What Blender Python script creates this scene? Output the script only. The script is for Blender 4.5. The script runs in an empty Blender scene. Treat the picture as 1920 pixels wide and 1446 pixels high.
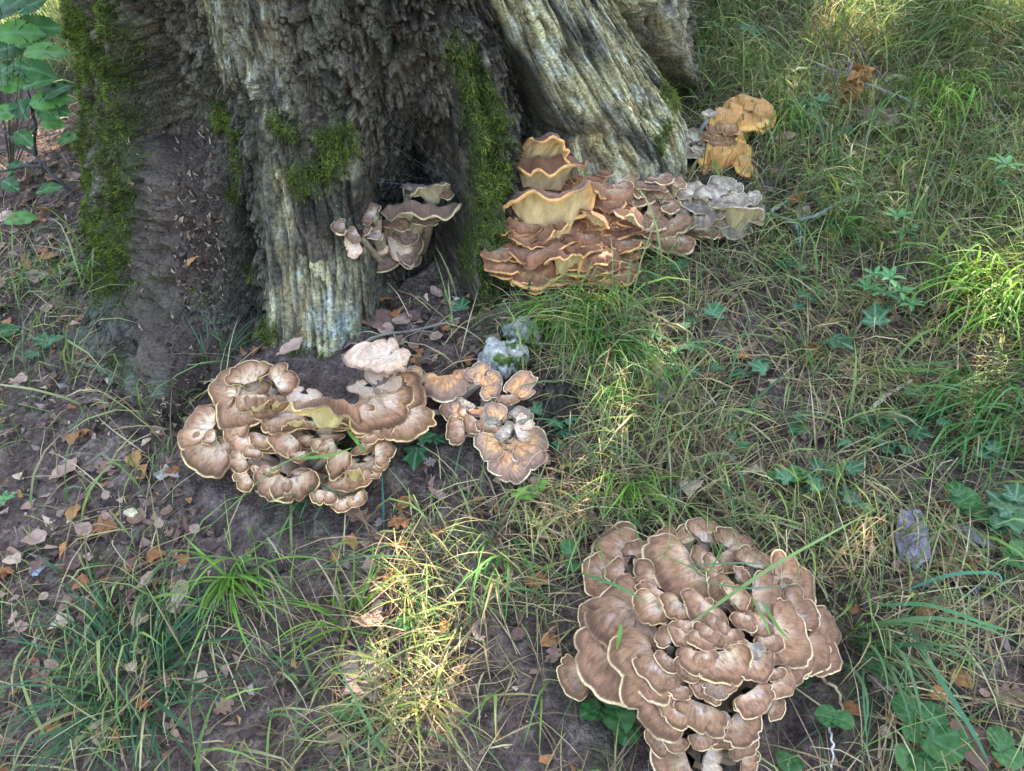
import bpy, math, random
import numpy as np
from mathutils import Vector
from mathutils.bvhtree import BVHTree

R = math.radians
rng = np.random.default_rng(7)
random.seed(7)
scene = bpy.context.scene
COL = scene.collection

# ------------------------------------------------------------------ camera, sky, sun, exposure
CAM = np.array([0.0, 0.0, 1.5]); PITCH = R(38.0); FPX = 1478.0; CXP, CYP = 960.0, 723.0
cam_d = bpy.data.cameras.new('camera'); cam = bpy.data.objects.new('camera', cam_d); COL.objects.link(cam)
cam.location = CAM; cam.rotation_euler = (R(90) - PITCH, 0, 0)
cam_d.sensor_fit = 'HORIZONTAL'; cam_d.angle = 2 * math.atan(960.0 / FPX); cam_d.clip_start = 0.02; cam_d.clip_end = 500
cam_d.dof.use_dof = False
scene.camera = cam

SUN_EL, SUN_AZ = 50.0, 62.0        # azimuth from +x towards +y
world = bpy.data.worlds.new('World'); scene.world = world; world.use_nodes = True
wn = world.node_tree.nodes; wl = world.node_tree.links
sky = wn.new('ShaderNodeTexSky'); sky.sky_type = 'NISHITA'; sky.sun_disc = False
sky.sun_elevation = R(SUN_EL); sky.sun_rotation = R(90 - SUN_AZ); sky.air_density = 1.0; sky.dust_density = 1.6; sky.ozone_density = 1.0
wl.new(sky.outputs[0], wn['Background'].inputs[0]); wn['Background'].inputs[1].default_value = 0.15
sun_d = bpy.data.lights.new('sun', 'SUN'); sun = bpy.data.objects.new('sun', sun_d); COL.objects.link(sun)
sun_d.energy = 2.9; sun_d.angle = R(0.53); sun_d.color = (1.0, 0.95, 0.86)
S = np.array([math.cos(R(SUN_EL)) * math.cos(R(SUN_AZ)), math.cos(R(SUN_EL)) * math.sin(R(SUN_AZ)), math.sin(R(SUN_EL))])
sun.rotation_euler = Vector(S).to_track_quat('Z', 'Y').to_euler(); sun.location = (3, 6, 9)
scene.view_settings.view_transform = 'Standard'; scene.view_settings.look = 'None'
scene.view_settings.gamma = 1.0; scene.view_settings.exposure = 3.15
scene.view_settings.use_curve_mapping = False
scene.view_settings.use_white_balance = True; scene.view_settings.white_balance_temperature = 7200; scene.view_settings.white_balance_tint = 10
try:
    scene.cycles.max_bounces = 6; scene.cycles.diffuse_bounces = 4; scene.cycles.transmission_bounces = 4
except Exception: pass

# ------------------------------------------------------------------ numeric helpers
def lin(*c):
    if len(c) == 1: c = c[0]
    a = np.asarray(c, float) / 255.0
    return np.where(a <= 0.04045, a / 12.92, ((a + 0.055) / 1.055) ** 2.4)
def sstep(a, b, x):
    t = np.clip((x - a) / (b - a), 0, 1); return t * t * (3 - 2 * t)
def mix(a, b, m):
    m = np.asarray(m)[..., None]; return a * (1 - m) + b * m
def hsh(ix, iy, iz, seed):
    with np.errstate(over='ignore'):
        h = (ix.astype(np.uint32) * np.uint32(374761393) + iy.astype(np.uint32) * np.uint32(668265263)
             + iz.astype(np.uint32) * np.uint32(2246822519) + np.uint32((seed * 3266489917 + 12345) & 0xffffffff))
        h = (h ^ (h >> np.uint32(13))) * np.uint32(1274126177); h = (h ^ (h >> np.uint32(16))) * np.uint32(2654435761)
        h = h ^ (h >> np.uint32(15))
    return h.astype(np.float64) / 4294967295.0
def vnoise(x, y, z=None, seed=0):
    x = np.asarray(x, float); y = np.asarray(y, float); z = np.zeros_like(x) if z is None else np.asarray(z, float)
    xi, yi, zi = np.floor(x).astype(np.int64), np.floor(y).astype(np.int64), np.floor(z).astype(np.int64)
    fx, fy, fz = x - xi, y - yi, z - zi
    u, v, w = fx * fx * (3 - 2 * fx), fy * fy * (3 - 2 * fy), fz * fz * (3 - 2 * fz)
    r = 0
    for dx in (0, 1):
        for dy in (0, 1):
            for dz in (0, 1):
                r = r + hsh(xi + dx, yi + dy, zi + dz, seed) * (u if dx else 1 - u) * (v if dy else 1 - v) * (w if dz else 1 - w)
    return r * 2 - 1
def fbm(x, y, z=None, oct=4, seed=0, gain=0.5):
    r = 0; a = 1.0; f = 1.0
    for i in range(oct):
        r = r + a * vnoise(np.asarray(x) * f, np.asarray(y) * f, None if z is None else np.asarray(z) * f, seed + i * 17); a *= gain; f *= 2.03
    return r
def worley(x, y, seed=0):
    xi, yi = np.floor(x).astype(np.int64), np.floor(y).astype(np.int64)
    f1 = np.full(x.shape, 9.0); f2 = np.full(x.shape, 9.0); cid = np.zeros(x.shape); zz = np.zeros_like(xi)
    for dx in (-1, 0, 1):
        for dy in (-1, 0, 1):
            a = hsh(xi + dx, yi + dy, zz, seed); b = hsh(xi + dx, yi + dy, zz, seed + 5); c = hsh(xi + dx, yi + dy, zz, seed + 9)
            d = np.hypot(xi + dx + a - x, yi + dy + b - y)
            n = d < f1
            f2 = np.where(n, f1, np.minimum(f2, d)); cid = np.where(n, c, cid); f1 = np.where(n, d, f1)
    return f1, f2, cid

# ------------------------------------------------------------------ ground shape and placing
def G(x, y):
    x = np.asarray(x, float); y = np.asarray(y, float)
    yy = np.where(y > 5, 5 + 5 * np.tanh((y - 5) / 5) , y); yy = np.where(yy < -3, -3 + 3 * np.tanh((yy + 3) / 3), yy)
    xx = 4 * np.tanh(x / 4)
    z = 0.21 * yy + 0.09 * xx
    z = z + 0.035 * fbm(x * 1.3, y * 1.3, oct=3, seed=3) + 0.010 * fbm(x * 6, y * 6, oct=2, seed=11)
    return z
def ray(px, py):
    a = (px - CXP) / FPX; b = (CYP - py) / FPX
    return np.array([a, math.cos(PITCH) + b * math.sin(PITCH), -math.sin(PITCH) + b * math.cos(PITCH)])
GQ0, GQS, GQN = (-6.0, -2.0), 0.0125, (961, 881)
_gx, _gy = np.meshgrid(GQ0[0] + GQS * np.arange(GQN[0]), GQ0[1] + GQS * np.arange(GQN[1]), indexing='ij'); GQ = G(_gx, _gy)
def gq(x, y):
    u = (x - GQ0[0]) / GQS; v = (y - GQ0[1]) / GQS; i = int(u); j = int(v)
    if not (0 <= i < GQN[0] - 1 and 0 <= j < GQN[1] - 1): return float(G(x, y))
    u -= i; v -= j; return float((GQ[i, j] * (1 - u) + GQ[i + 1, j] * u) * (1 - v) + (GQ[i, j + 1] * (1 - u) + GQ[i + 1, j + 1] * u) * v)
def at(px, py, h=0.0):
    """point on the ground (raised by h) seen at a pixel of the photograph"""
    d = ray(px, py); lo, hi = 0.2, 12.0
    for _ in range(40):
        m = 0.5 * (lo + hi); p = CAM + d * m
        if p[2] > gq(p[0], p[1]) + h: lo = m
        else: hi = m
    return CAM + d * (0.5 * (lo + hi))
def pxm(p):                       # metres per photograph pixel at a point
    f = np.array([0, math.cos(PITCH), -math.sin(PITCH)]); return float(np.dot(np.asarray(p) - CAM, f)) / FPX

# ------------------------------------------------------------------ scene helpers
def tag(o, label=None, cat=None, group=None, kind=None):
    if label: o['label'] = label
    if cat: o['category'] = cat
    if group: o['group'] = group
    if kind: o['kind'] = kind
    return o
def empty(name, loc):
    o = bpy.data.objects.new(name, None); o.location = loc; o.empty_display_size = 0.05; COL.objects.link(o); return o
def make_mesh(name, V, F, col=None, fan=None, smooth=True):
    V = np.ascontiguousarray(V, np.float32); F = np.ascontiguousarray(F, np.int32)
    me = bpy.data.meshes.new(name)
    me.vertices.add(len(V)); me.vertices.foreach_set('co', V.ravel())
    k = F.shape[1]
    me.loops.add(F.size); me.loops.foreach_set('vertex_index', F.ravel())
    me.polygons.add(len(F)); me.polygons.foreach_set('loop_start', np.arange(0, F.size, k, dtype=np.int32))
    me.polygons.foreach_set('use_smooth', np.full(len(F), smooth))
    me.update(calc_edges=True); me.validate()
    if col is not None:
        c = np.ones((len(V), 4), np.float32); c[:, :3] = np.clip(col, 0, 1)
        me.attributes.new('col', 'FLOAT_COLOR', 'POINT').data.foreach_set('color', c.ravel())
    if fan is not None:
        me.attributes.new('fan', 'FLOAT_VECTOR', 'POINT').data.foreach_set('vector', np.ascontiguousarray(fan, np.float32).ravel())
    return me
def obj(name, me, mat=None, parent=None, loc=None):
    o = bpy.data.objects.new(name, me); COL.objects.link(o)
    if mat is not None and not me.materials: me.materials.append(mat)
    if parent is not None: o.parent = parent
    if loc is not None: o.location = loc
    return o
def grid_faces(nu, nv, wrap=False):
    i = np.arange(nu if wrap else nu - 1)[:, None]; j = np.arange(nv - 1)[None, :]; i2 = (i + 1) % nu
    return np.stack([i * nv + j, i2 * nv + j, i2 * nv + j + 1, i * nv + j + 1], -1).reshape(-1, 4)
class Acc:                        # gathers many little shapes into one mesh
    def __init__(s): s.V = []; s.F = []; s.C = []; s.n = 0
    def add(s, V, F, C):
        s.V.append(V); s.F.append(F + s.n); s.C.append(C); s.n += len(V)
    def mesh(s, name, smooth=True): return make_mesh(name, np.concatenate(s.V), np.concatenate(s.F), np.concatenate(s.C), smooth=smooth)

# ------------------------------------------------------------------ materials
def mat_base(name, rough=0.8, spec=0.3, nscale=120.0, namt=0.25, bump=0.4, bscale=160.0, bdist=0.002, transl=0.0, fan=False, sheen=0.0, n2=0.0):
    m = bpy.data.materials.new(name); m.use_nodes = True; t = m.node_tree; N = t.nodes; L = t.links
    b = N['Principled BSDF']; b.inputs['Roughness'].default_value = rough; b.inputs['Specular IOR Level'].default_value = spec
    at_ = N.new('ShaderNodeAttribute'); at_.attribute_name = 'col'
    tc = N.new('ShaderNodeTexCoord')
    no = N.new('ShaderNodeTexNoise'); no.inputs['Scale'].default_value = nscale; no.inputs['Detail'].default_value = 5; no.inputs['Roughness'].default_value = 0.65
    L.new(tc.outputs['Object'], no.inputs['Vector'])
    mr = N.new('ShaderNodeMapRange'); mr.inputs['From Min'].default_value = 0.3; mr.inputs['From Max'].default_value = 0.7
    mr.inputs['To Min'].default_value = 1 - namt; mr.inputs['To Max'].default_value = 1 + namt
    L.new(no.outputs['Fac'], mr.inputs['Value'])
    mul = N.new('ShaderNodeVectorMath'); mul.operation = 'SCALE'
    L.new(at_.outputs['Color'], mul.inputs[0]); L.new(mr.outputs[0], mul.inputs['Scale'])
    out = mul.outputs[0]
    if fan:
        af = N.new('ShaderNodeAttribute'); af.attribute_name = 'fan'
        nf = N.new('ShaderNodeTexNoise'); nf.inputs['Scale'].default_value = 1.0; nf.inputs['Detail'].default_value = 4; nf.inputs['Roughness'].default_value = 0.6
        L.new(af.outputs['Vector'], nf.inputs['Vector'])
        mf = N.new('ShaderNodeMapRange'); mf.inputs['From Min'].default_value = 0.3; mf.inputs['From Max'].default_value = 0.7
        mf.inputs['To Min'].default_value = 0.66; mf.inputs['To Max'].default_value = 1.28
        L.new(nf.outputs['Fac'], mf.inputs['Value'])
        m2 = N.new('ShaderNodeVectorMath'); m2.operation = 'SCALE'; L.new(out, m2.inputs[0]); L.new(mf.outputs[0], m2.inputs['Scale']); out = m2.outputs[0]
    L.new(out, b.inputs['Base Color'])
    if bump:
        nb = N.new('ShaderNodeTexNoise'); nb.inputs['Scale'].default_value = bscale; nb.inputs['Detail'].default_value = 4
        L.new(tc.outputs['Object'], nb.inputs['Vector'])
        bp = N.new('ShaderNodeBump'); bp.inputs['Strength'].default_value = bump; bp.inputs['Distance'].default_value = bdist
        L.new(nb.outputs['Fac'], bp.inputs['Height']); L.new(bp.outputs[0], b.inputs['Normal'])
    if sheen: b.inputs['Sheen Weight'].default_value = sheen
    if transl:
        tr = N.new('ShaderNodeBsdfTranslucent'); ms = N.new('ShaderNodeMixShader'); ms.inputs[0].default_value = transl
        L.new(out, tr.inputs['Color']); L.new(b.outputs[0], ms.inputs[1]); L.new(tr.outputs[0], ms.inputs[2])
        L.new(ms.outputs[0], N['Material Output'].inputs['Surface'])
    return m
M_ground = mat_base('soil', 0.95, 0.15, 110, 0.65, 1.0, 150, 0.011)
M_bark = mat_base('bark_and_wood', 0.9, 0.2, 110, 0.55, 1.0, 150, 0.012)
def add_cracks(m, sc=46.0, zs=1.0, depth=.008, dark=.66):
    t = m.node_tree; N = t.nodes; L = t.links; b = N['Principled BSDF']
    tc = N.new('ShaderNodeAttribute'); tc.attribute_name = 'fan'; mp = N.new('ShaderNodeMapping'); mp.inputs['Scale'].default_value = (1, 1, zs)
    nz = N.new('ShaderNodeTexNoise'); nz.inputs['Scale'].default_value = 22; nz.inputs['Detail'].default_value = 4
    ad = N.new('ShaderNodeVectorMath'); ad.operation = 'MULTIPLY_ADD'; ad.inputs[1].default_value = (.03, .0, .05)
    L.new(tc.outputs['Vector'], nz.inputs['Vector']); L.new(nz.outputs['Color'], ad.inputs[0]); L.new(tc.outputs['Vector'], ad.inputs[2]); L.new(ad.outputs[0], mp.inputs['Vector'])
    vo = N.new('ShaderNodeTexVoronoi'); vo.feature = 'DISTANCE_TO_EDGE'; vo.inputs['Scale'].default_value = sc; L.new(mp.outputs[0], vo.inputs['Vector'])
    mr = N.new('ShaderNodeMapRange'); mr.inputs['From Min'].default_value = 0.0; mr.inputs['From Max'].default_value = 0.10; mr.inputs['To Min'].default_value = dark; mr.inputs['To Max'].default_value = 1.0; L.new(vo.outputs['Distance'], mr.inputs['Value'])
    src = b.inputs['Base Color'].links[0].from_socket; mu = N.new('ShaderNodeVectorMath'); mu.operation = 'SCALE'; L.new(src, mu.inputs[0]); L.new(mr.outputs[0], mu.inputs['Scale']); L.new(mu.outputs[0], b.inputs['Base Color'])
    bp = N.new('ShaderNodeBump'); bp.inputs['Strength'].default_value = .9; bp.inputs['Distance'].default_value = depth; L.new(mr.outputs[0], bp.inputs['Height'])
    old = b.inputs['Normal'].links[0].from_socket; L.new(old, bp.inputs['Normal']); L.new(bp.outputs[0], b.inputs['Normal'])
add_cracks(M_bark)
M_moss = mat_base('moss', 0.9, 0.1, 60, 0.3, 0, transl=0.25)
M_cap = mat_base('fungus_cap', 0.75, 0.25, 260, 0.16, 0.5, 320, 0.0015, fan=True, sheen=0.15)
M_stem = mat_base('fungus_stem', 0.85, 0.2, 90, 0.3, 0.6, 120, 0.003)
M_grass = mat_base('grass_blade', 0.5, 0.35, 40, 0.15, 0, transl=0.35)
M_dry = mat_base('dry_stalk', 0.8, 0.2, 60, 0.25, 0, transl=0.15)
M_leaf = mat_base('dead_leaf', 0.7, 0.3, 70, 0.3, 0.5, 120, 0.002, transl=0.1)
M_green = mat_base('green_leaf', 0.5, 0.3, 60, 0.2, 0.35, 110, 0.0015, transl=0.2)
M_twig = mat_base('twig_bark', 0.85, 0.2, 150, 0.4, 0.8, 260, 0.002)
M_stone = mat_base('stone', 0.95, 0.1, 70, 0.5, 1.0, 110, 0.008)
M_beetle = mat_base('beetle_shell', 0.22, 0.6, 60, 0.1, 0.2, 400, 0.0005)
M_web = mat_base('web_silk', 0.6, 0.3, 20, 0.05, 0, transl=0.4)

# ------------------------------------------------------------------ trunk profile (a lofted, buttressed surface)
TC = np.array([-0.40, 2.85])
def R0(z): return 0.93 + 0.2 * np.exp(-(np.asarray(z) - 0.25) / 0.3)
def trunk_hit(px, py, amp):
    d = ray(px, py); t = 0.3; best = None
    for _ in range(900):
        p = CAM + d * t
        if math.hypot(p[0] - TC[0], p[1] - TC[1]) < float(R0(p[2])) + amp: break
        t += 0.005
    else:                          # silhouette miss: closest approach
        ts = np.linspace(0.5, 5, 900); P = CAM + d * ts[:, None]
        t = ts[np.argmin(np.hypot(P[:, 0] - TC[0], P[:, 1] - TC[1]) - R0(P[:, 2]))]; p = CAM + d * t
    return math.atan2(p[0] - TC[0], TC[1] - p[1]), p[2]
LINES = [
    [(150, 0, .0), (150, 200, .0), (155, 350, .03), (190, 480, .04), (150, 600, .02)],
    [(225, 0, .05), (230, 160, .06), (235, 300, .09), (250, 450, .12), (240, 560, .14), (220, 700, .32)],
    [(290, 0, .0), (310, 120, -.04), (325, 150, -.07), (328, 225, -.09), (330, 300, .04), (332, 350, .10), (332, 450, .15), (325, 600, .22), (315, 720, .38)],
    [(345, 0, -.02), (400, 120, -.05), (412, 250, -.10), (416, 320, -.01), (420, 420, .06), (415, 600, .13), (410, 700, .24)],
    [(375, 0, .0), (435, 200, -.06), (455, 400, -.04), (470, 640, .02)],
    [(420, 0, .05), (470, 200, .05), (490, 400, .06), (510, 640, .12)],
    [(500, 0, .06), (540, 150, .08), (560, 300, .10), (590, 450, .12), (610, 660, .14)],
    [(610, 0, .03), (660, 200, .03), (670, 380, .06), (688, 520, .08), (696, 650, .10)],
    [(650, 0, .02), (705, 220, -.05), (712, 380, -.10), (725, 520, -.06), (735, 640, .0)],
    [(745, 0, -.02), (770, 200, -.13), (780, 300, -.22), (785, 430, -.26), (790, 520, -.16)],
    [(800, 0, -.02), (832, 120, -.05), (836, 300, -.12), (838, 440, -.14), (845, 540, -.08)],
    [(845, 0, .0), (870, 100, .04), (895, 250, .07), (905, 380, .08), (895, 540, .10)],
    [(890, 0, .0), (935, 110, .02), (955, 220, .04), (965, 330, .04), (965, 500, .06)],
    [(915, 0, -.03), (955, 110, -.07), (990, 230, -.14), (1015, 320, -.12)],
    [(945, 0, .03), (990, 110, .04), (1040, 220, .05), (1080, 310, .05)],
    [(1030, 0, .06), (1090, 110, .09), (1160, 230, .11), (1215, 315, .12)],
    [(1110, 0, .04), (1165, 90, .07), (1225, 200, .09), (1270, 300, .10)],
    [(1145, 0, -.05), (1195, 80, -.05), (1250, 170, -.05), (1300, 250, -.04)],
    [(1230, 0, .02), (1265, 90, .03), (1300, 170, .04), (1340, 230, .05)],
    [(1300, 0, .0), (1325, 100, .02), (1350, 170, .05), (1385, 230, .06)],
]
ZK = np.linspace(-0.3, 3.2, 260)
psiL, ampL = [], []
for ln in LINES:
    pts = [trunk_hit(*q) for q in ln]; zz = np.array([p[1] for p in pts]); ps = np.array([p[0] for p in pts]); am = np.array([q[2] for q in ln])
    o_ = np.argsort(zz); zz, ps, am = zz[o_], ps[o_], am[o_]
    psk = np.interp(ZK, zz, ps); ak = np.interp(ZK, zz, am)
    up = ZK > zz[-1]; sl = np.clip((ps[-1] - ps[-2]) / max(zz[-1] - zz[-2], .02), -.6, .6)
    psk[up] = ps[-1] + sl * 0.45 * np.tanh((ZK[up] - zz[-1]) / 0.45); ak[up] = am[-1] * np.exp(-(ZK[up] - zz[-1]) / 1.2)
    psiL.append(psk); ampL.append(ak)
psiL = np.array(psiL); ampL = np.array(ampL)
gL = psiL[:, int(np.argmin(abs(ZK - 0.75)))]
for i in range(1, len(gL)): gL[i] = max(gL[i], gL[i - 1] + 0.03)
for i in range(1, len(psiL)): psiL[i] = np.maximum(psiL[i], psiL[i - 1] + 0.012)
gFull = np.concatenate([[gL[0] - 0.5, ], gL, [gL[-1] + 0.5]])
# columns: fine in front, coarse behind
g0, g1 = gL[0] - 0.75, gL[-1] + 0.55
NF = 820; gf = np.linspace(g0, g1, NF); gb = np.linspace(g1, g0 + 2 * math.pi, 130)[1:-1]
gcol = np.concatenate([gf, gb]); NC = len(gcol)
zrow = np.concatenate([np.linspace(-0.05, 1.25, 310), np.linspace(1.26, 3.0, 50)]); NR = len(zrow)
PSI = np.zeros((NC, NR)); AMP = np.zeros((NC, NR))
def hermite(x, xs, ys):
    """smooth interpolation with eased steps between control values"""
    i = np.clip(np.searchsorted(xs, x) - 1, 0, len(xs) - 2); t = np.clip((x - xs[i]) / (xs[i + 1] - xs[i]), 0, 1)
    u = .45 * t + .55 * (t * t * (3 - 2 * t)); return ys[i] * (1 - u) + ys[i + 1] * u
for j, z in enumerate(zrow):
    pl = np.array([np.interp(z, ZK, psiL[i]) for i in range(len(psiL))]); al = np.array([np.interp(z, ZK, ampL[i]) for i in range(len(ampL))])
    PSI[:NF, j] = np.interp(gf, gL, pl)
    lo = gf < gL[0]; hi = gf > gL[-1]
    PSI[:NF, j][lo] = pl[0] + (gf[lo] - gL[0]); PSI[:NF, j][hi] = pl[-1] + (gf[hi] - gL[-1])
    a_, b_ = PSI[NF - 1, j], PSI[0, j] + 2 * math.pi
    PSI[NF:, j] = a_ + (b_ - a_) * (gb - g1) / (g0 + 2 * math.pi - g1)
    xs = np.concatenate([[g0 - .1], [gL[0] - .3], gL, [gL[-1] + .3, g1 + .1]]); ys = np.concatenate([[0.02], [0.0], al, [0.02, 0.02]])
    AMP[:NF, j] = hermite(gf, xs, ys); AMP[NF:, j] = 0.03
GG, ZZ = np.meshgrid(gcol, zrow, indexing='ij')
base = R0(ZZ) + AMP
X0 = TC[0] + base * np.sin(PSI); Y0 = TC[1] - base * np.cos(PSI)
def near_line(i0, i1, soft=0.03):      # mask of columns between two control lines
    return sstep(gL[i0] - soft, gL[i0] + soft, GG) * (1 - sstep(gL[i1] - soft, gL[i1] + soft, GG))
hump = near_line(1, 3, .05) * (1 - sstep(trunk_hit(330, 260, 0)[1] - .03, trunk_hit(330, 260, 0)[1] + .03, ZZ))
wood1 = near_line(5, 7, .02) * (1 - sstep(0.76, 0.90, ZZ + .08 * fbm(GG * 9, ZZ * 5, seed=41)))       # weathered foot of the left buttress
strip1 = near_line(4, 6, .03) * sstep(0.8, 0.95, ZZ)
wood2 = near_line(13, 17, .015)
wood3 = near_line(17, 19, .03)
wood = np.clip(np.maximum.reduce([wood1, strip1 * .6, wood2, wood3 * .55]), 0, 1)
fib = fbm(GG * 20, ZZ * 1.4, oct=4, seed=21)
fine = fbm(GG * 110, ZZ * 4.5, oct=3, seed=23)
crumb = fbm(X0 * 22, Y0 * 22, ZZ * 16, oct=4, seed=25)
crumb2 = fbm(X0 * 60, Y0 * 60, ZZ * 50, oct=3, seed=29)
f1, f2, cid = worley(GG * 17 + .25 * fib, ZZ * 4.0 + .3 * fine, 31)
plate = sstep(0.02, 0.22, f2 - f1)
f1b, f2b, cidb = worley(GG * 48 + .3 * fine, ZZ * 22 + .4 * crumb, 37)
plateb = sstep(0.02, 0.3, f2b - f1b)
cav = np.exp(-((GG - gL[9]) / .10)**2) * np.exp(-((ZZ - .58) / .16)**2)
disp = (1 - wood) * (0.026 * crumb + 0.013 * crumb2 + 0.014 * fib) + wood * (0.011 * fib + 0.005 * fine + 0.010 * (plate * (.5 + cid) - .6))
deep = wood * sstep(0.50, 0.85, fbm(GG * 17, ZZ * 1.6, oct=3, seed=57)) ; disp -= 0.022 * deep
disp += -0.06 * cav + (1 - wood) * (.014 * (plateb * (.4 + cidb) - .5))
def ridge(n_): return 1 - np.abs(n_)
ck1 = sstep(.80, .97, ridge(vnoise(GG * 30 + .5 * fine, ZZ * 3.4 + .3 * crumb, seed=201))); ck2 = sstep(.82, .98, ridge(vnoise(GG * 62 + .4 * crumb, ZZ * 8 + .3 * crumb2, seed=203)))
ck3 = sstep(.84, .98, ridge(vnoise(X0 * 17 + .6 * crumb2, Y0 * 17, ZZ * 11 + .5 * crumb2, seed=205)))
crack = np.maximum(wood * np.maximum(ck1, .7 * ck2), (1 - wood) * (1 - .6 * hump) * np.maximum(ck3, .5 * ck2))
disp -= 0.013 * crack
disp *= np.where(hump > .5, 1.1, 1.0)
RR = base + disp
TX = TC[0] + RR * np.sin(PSI); TY = TC[1] - RR * np.cos(PSI); TZ = ZZ + (1 - wood) * 0.01 * fbm(X0 * 20, Y0 * 20, ZZ * 20, oct=3, seed=45)
TV = np.stack([TX, TY, TZ], -1).reshape(-1, 3); TF = grid_faces(NC, NR, True)[:, ::-1]
def on_trunk(px, py):
    """where the line of sight meets the trunk surface (numeric, on the vertex cloud)"""
    d = ray(px, py); d = d / np.linalg.norm(d)
    w = TV - CAM; t = w @ d; perp = np.linalg.norm(w - t[:, None] * d, axis=1)
    c = np.where(perp < 0.006)[0]
    if len(c) == 0: c = np.argsort(perp)[:4]
    return TV[c[np.argmin(t[c])]]

# moss patches: capsules along the surface (pixel polyline, radius in pixels)
MOSS = [
    ([(150, 60), (150, 200), (165, 330), (170, 440), (205, 500)], 72, 1.0), ([(230, 300), (235, 380), (215, 450)], 50, .9), ([(240, 60), (250, 130)], 40, .6), ([(200, 20), (195, 45)], 34, 1.0), ([(190, 110), (230, 140)], 34, .9),
    ([(240, 230), (200, 270)], 45, .8), ([(195, 400), (200, 450), (215, 490)], 42, 1.1), ([(220, 170), (260, 200)], 28, .6),
    ([(425, 210), (445, 260), (448, 330), (440, 370)], 15, .9), ([(415, 200), (412, 250)], 14, .7),
    ([(520, 225), (550, 255)], 26, .9), ([(640, 260), (610, 310), (575, 335)], 36, 1.0), ([(600, 260), (640, 290)], 28, 1.0),
    ([(855, 105), (880, 150), (905, 215), (915, 260)], 46, 1.3), ([(880, 200), (900, 330), (895, 420), (875, 490)], 44, 1.2), ([(930, 310), (940, 360)], 24, .9), ([(925, 540), (920, 520)], 30, .7),
    ([(1245, 240), (1230, 270)], 18, .8), ([(1270, 190), (1250, 180)], 26, .6), ([(500, 620), (490, 640)], 22, 1.0), ([(560, 665), (610, 690)], 22, .9),
    ([(230, 660), (240, 700)], 22, .7), ([(210, 560), (240, 590)], 30, .35), ([(375, 545), (380, 560)], 18, .4), ([(465, 500), (470, 520)], 12, .6), ([(250, 520), (300, 560)], 40, .25),
]
mossm = np.zeros(len(TV))
mn = fbm(TV[:, 0] * 11, TV[:, 1] * 11, TV[:, 2] * 11, oct=5, seed=61, gain=.65)
moss_pts = []
for pl, rad, st in MOSS:
    pts = [on_trunk(*p) for p in pl]; r = rad * pxm(pts[0])
    best = np.full(len(TV), 9.0)
    segs = list(zip(pts[:-1], pts[1:])) or [(pts[0], pts[0])]
    bb0 = np.min(pts, 0) - 2 * r; bb1 = np.max(pts, 0) + 2 * r
    sel = np.where(np.all((TV > bb0) & (TV < bb1), axis=1))[0]; P = TV[sel]; bs = np.full(len(sel), 9.0)
    for a, b in segs:
        ab = b - a; t = np.clip(((P - a) @ ab) / max(ab @ ab, 1e-9), 0, 1); bs = np.minimum(bs, np.linalg.norm(P - a - t[:, None] * ab, axis=1))
    m = sstep(1.55, 0.35, bs / r + 0.42 * mn[sel]) * min(st, 1.0)
    mossm[sel] = np.maximum(mossm[sel], m)
# colours of the trunk
wet = .5 + .5 * vnoise(GG * 6, ZZ * 5, seed=71)
n1 = np.clip(.5 + .5 * fbm(X0 * 9, Y0 * 9, ZZ * 9, oct=4, seed=73), 0, 1); n2 = np.clip(.5 + .6 * fbm(GG * 30, ZZ * 7, oct=3, seed=75), 0, 1)
n3 = np.clip(.5 + .5 * crumb2, 0, 1)
c_bark = mix(lin(56, 49, 42), lin(128, 114, 94), np.clip(.55 * n1 + .5 * cidb * plateb - .1, 0, 1)); c_bark = mix(c_bark, lin(88, 92, 72), sstep(.62, .8, n2) * .4)
c_bark = mix(c_bark, lin(140, 132, 112), sstep(.70, .9, n3) * .5)
c_hum = mix(lin(60, 50, 45), lin(108, 90, 78), np.clip(.45 * n1 + .45 * n3, 0, 1))
c_wood = mix(lin(146, 130, 94), lin(228, 214, 162), np.clip(.15 + 1.0 * cid * plate, 0, 1))
c_wood = mix(c_wood, lin(208, 208, 186), sstep(.60, .78, cidb) * plateb * .8)
c_wood = mix(c_wood, lin(176, 142, 96), sstep(.62, .82, n1) * .55)
c_wood = mix(c_wood, lin(70, 62, 50), (1 - plate) * .55)
c_wood = mix(c_wood, lin(40, 42, 46), sstep(.66, .84, np.clip(.5 + .5 * fbm(GG * 14, ZZ * 5, oct=3, seed=81), 0, 1)) * .8)
c_wood = mix(c_wood, lin(150, 142, 126), sstep(.5, .75, fine * .5 + .5) * .35)
wmask = np.clip(wood * (1.0 - .55 * sstep(.45, .75, n2) * (1 - wood2)) , 0, 1)
wmask = wmask * np.where(wood1 > .3, sstep(.30, .55, .5 + .5 * fbm(GG * 11, ZZ * 4, oct=3, seed=83) + .25 * (ZZ < .55)), 1)
tcol = mix(c_bark, c_hum, hump); tcol = mix(tcol, c_wood, wmask); tcol = mix(tcol, lin(34, 30, 27), crack * (.6 - .25 * wood))
lich = sstep(.55, .8, np.clip(.5 + .55 * fbm(X0 * 7, Y0 * 7, ZZ * 7, oct=4, seed=87), 0, 1)) * sstep(.5, .25, ZZ) * near_line(0, 3, .1)
tcol = mix(tcol, lin(128, 138, 122), lich * .7)
lich2 = np.exp(-((GG - gL[6] - .05) / .05)**2 - ((ZZ - .33) / .06)**2) * sstep(.35, .6, .5 + .5 * crumb)
tcol = mix(tcol, lin(186, 200, 184), np.clip(lich2 * 1.3, 0, .9))
tcol = tcol.reshape(-1, 3); tcol = mix(tcol, lin(56, 68, 30), np.clip(mossm * 1.3 - .2, 0, 1) * .85)
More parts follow.
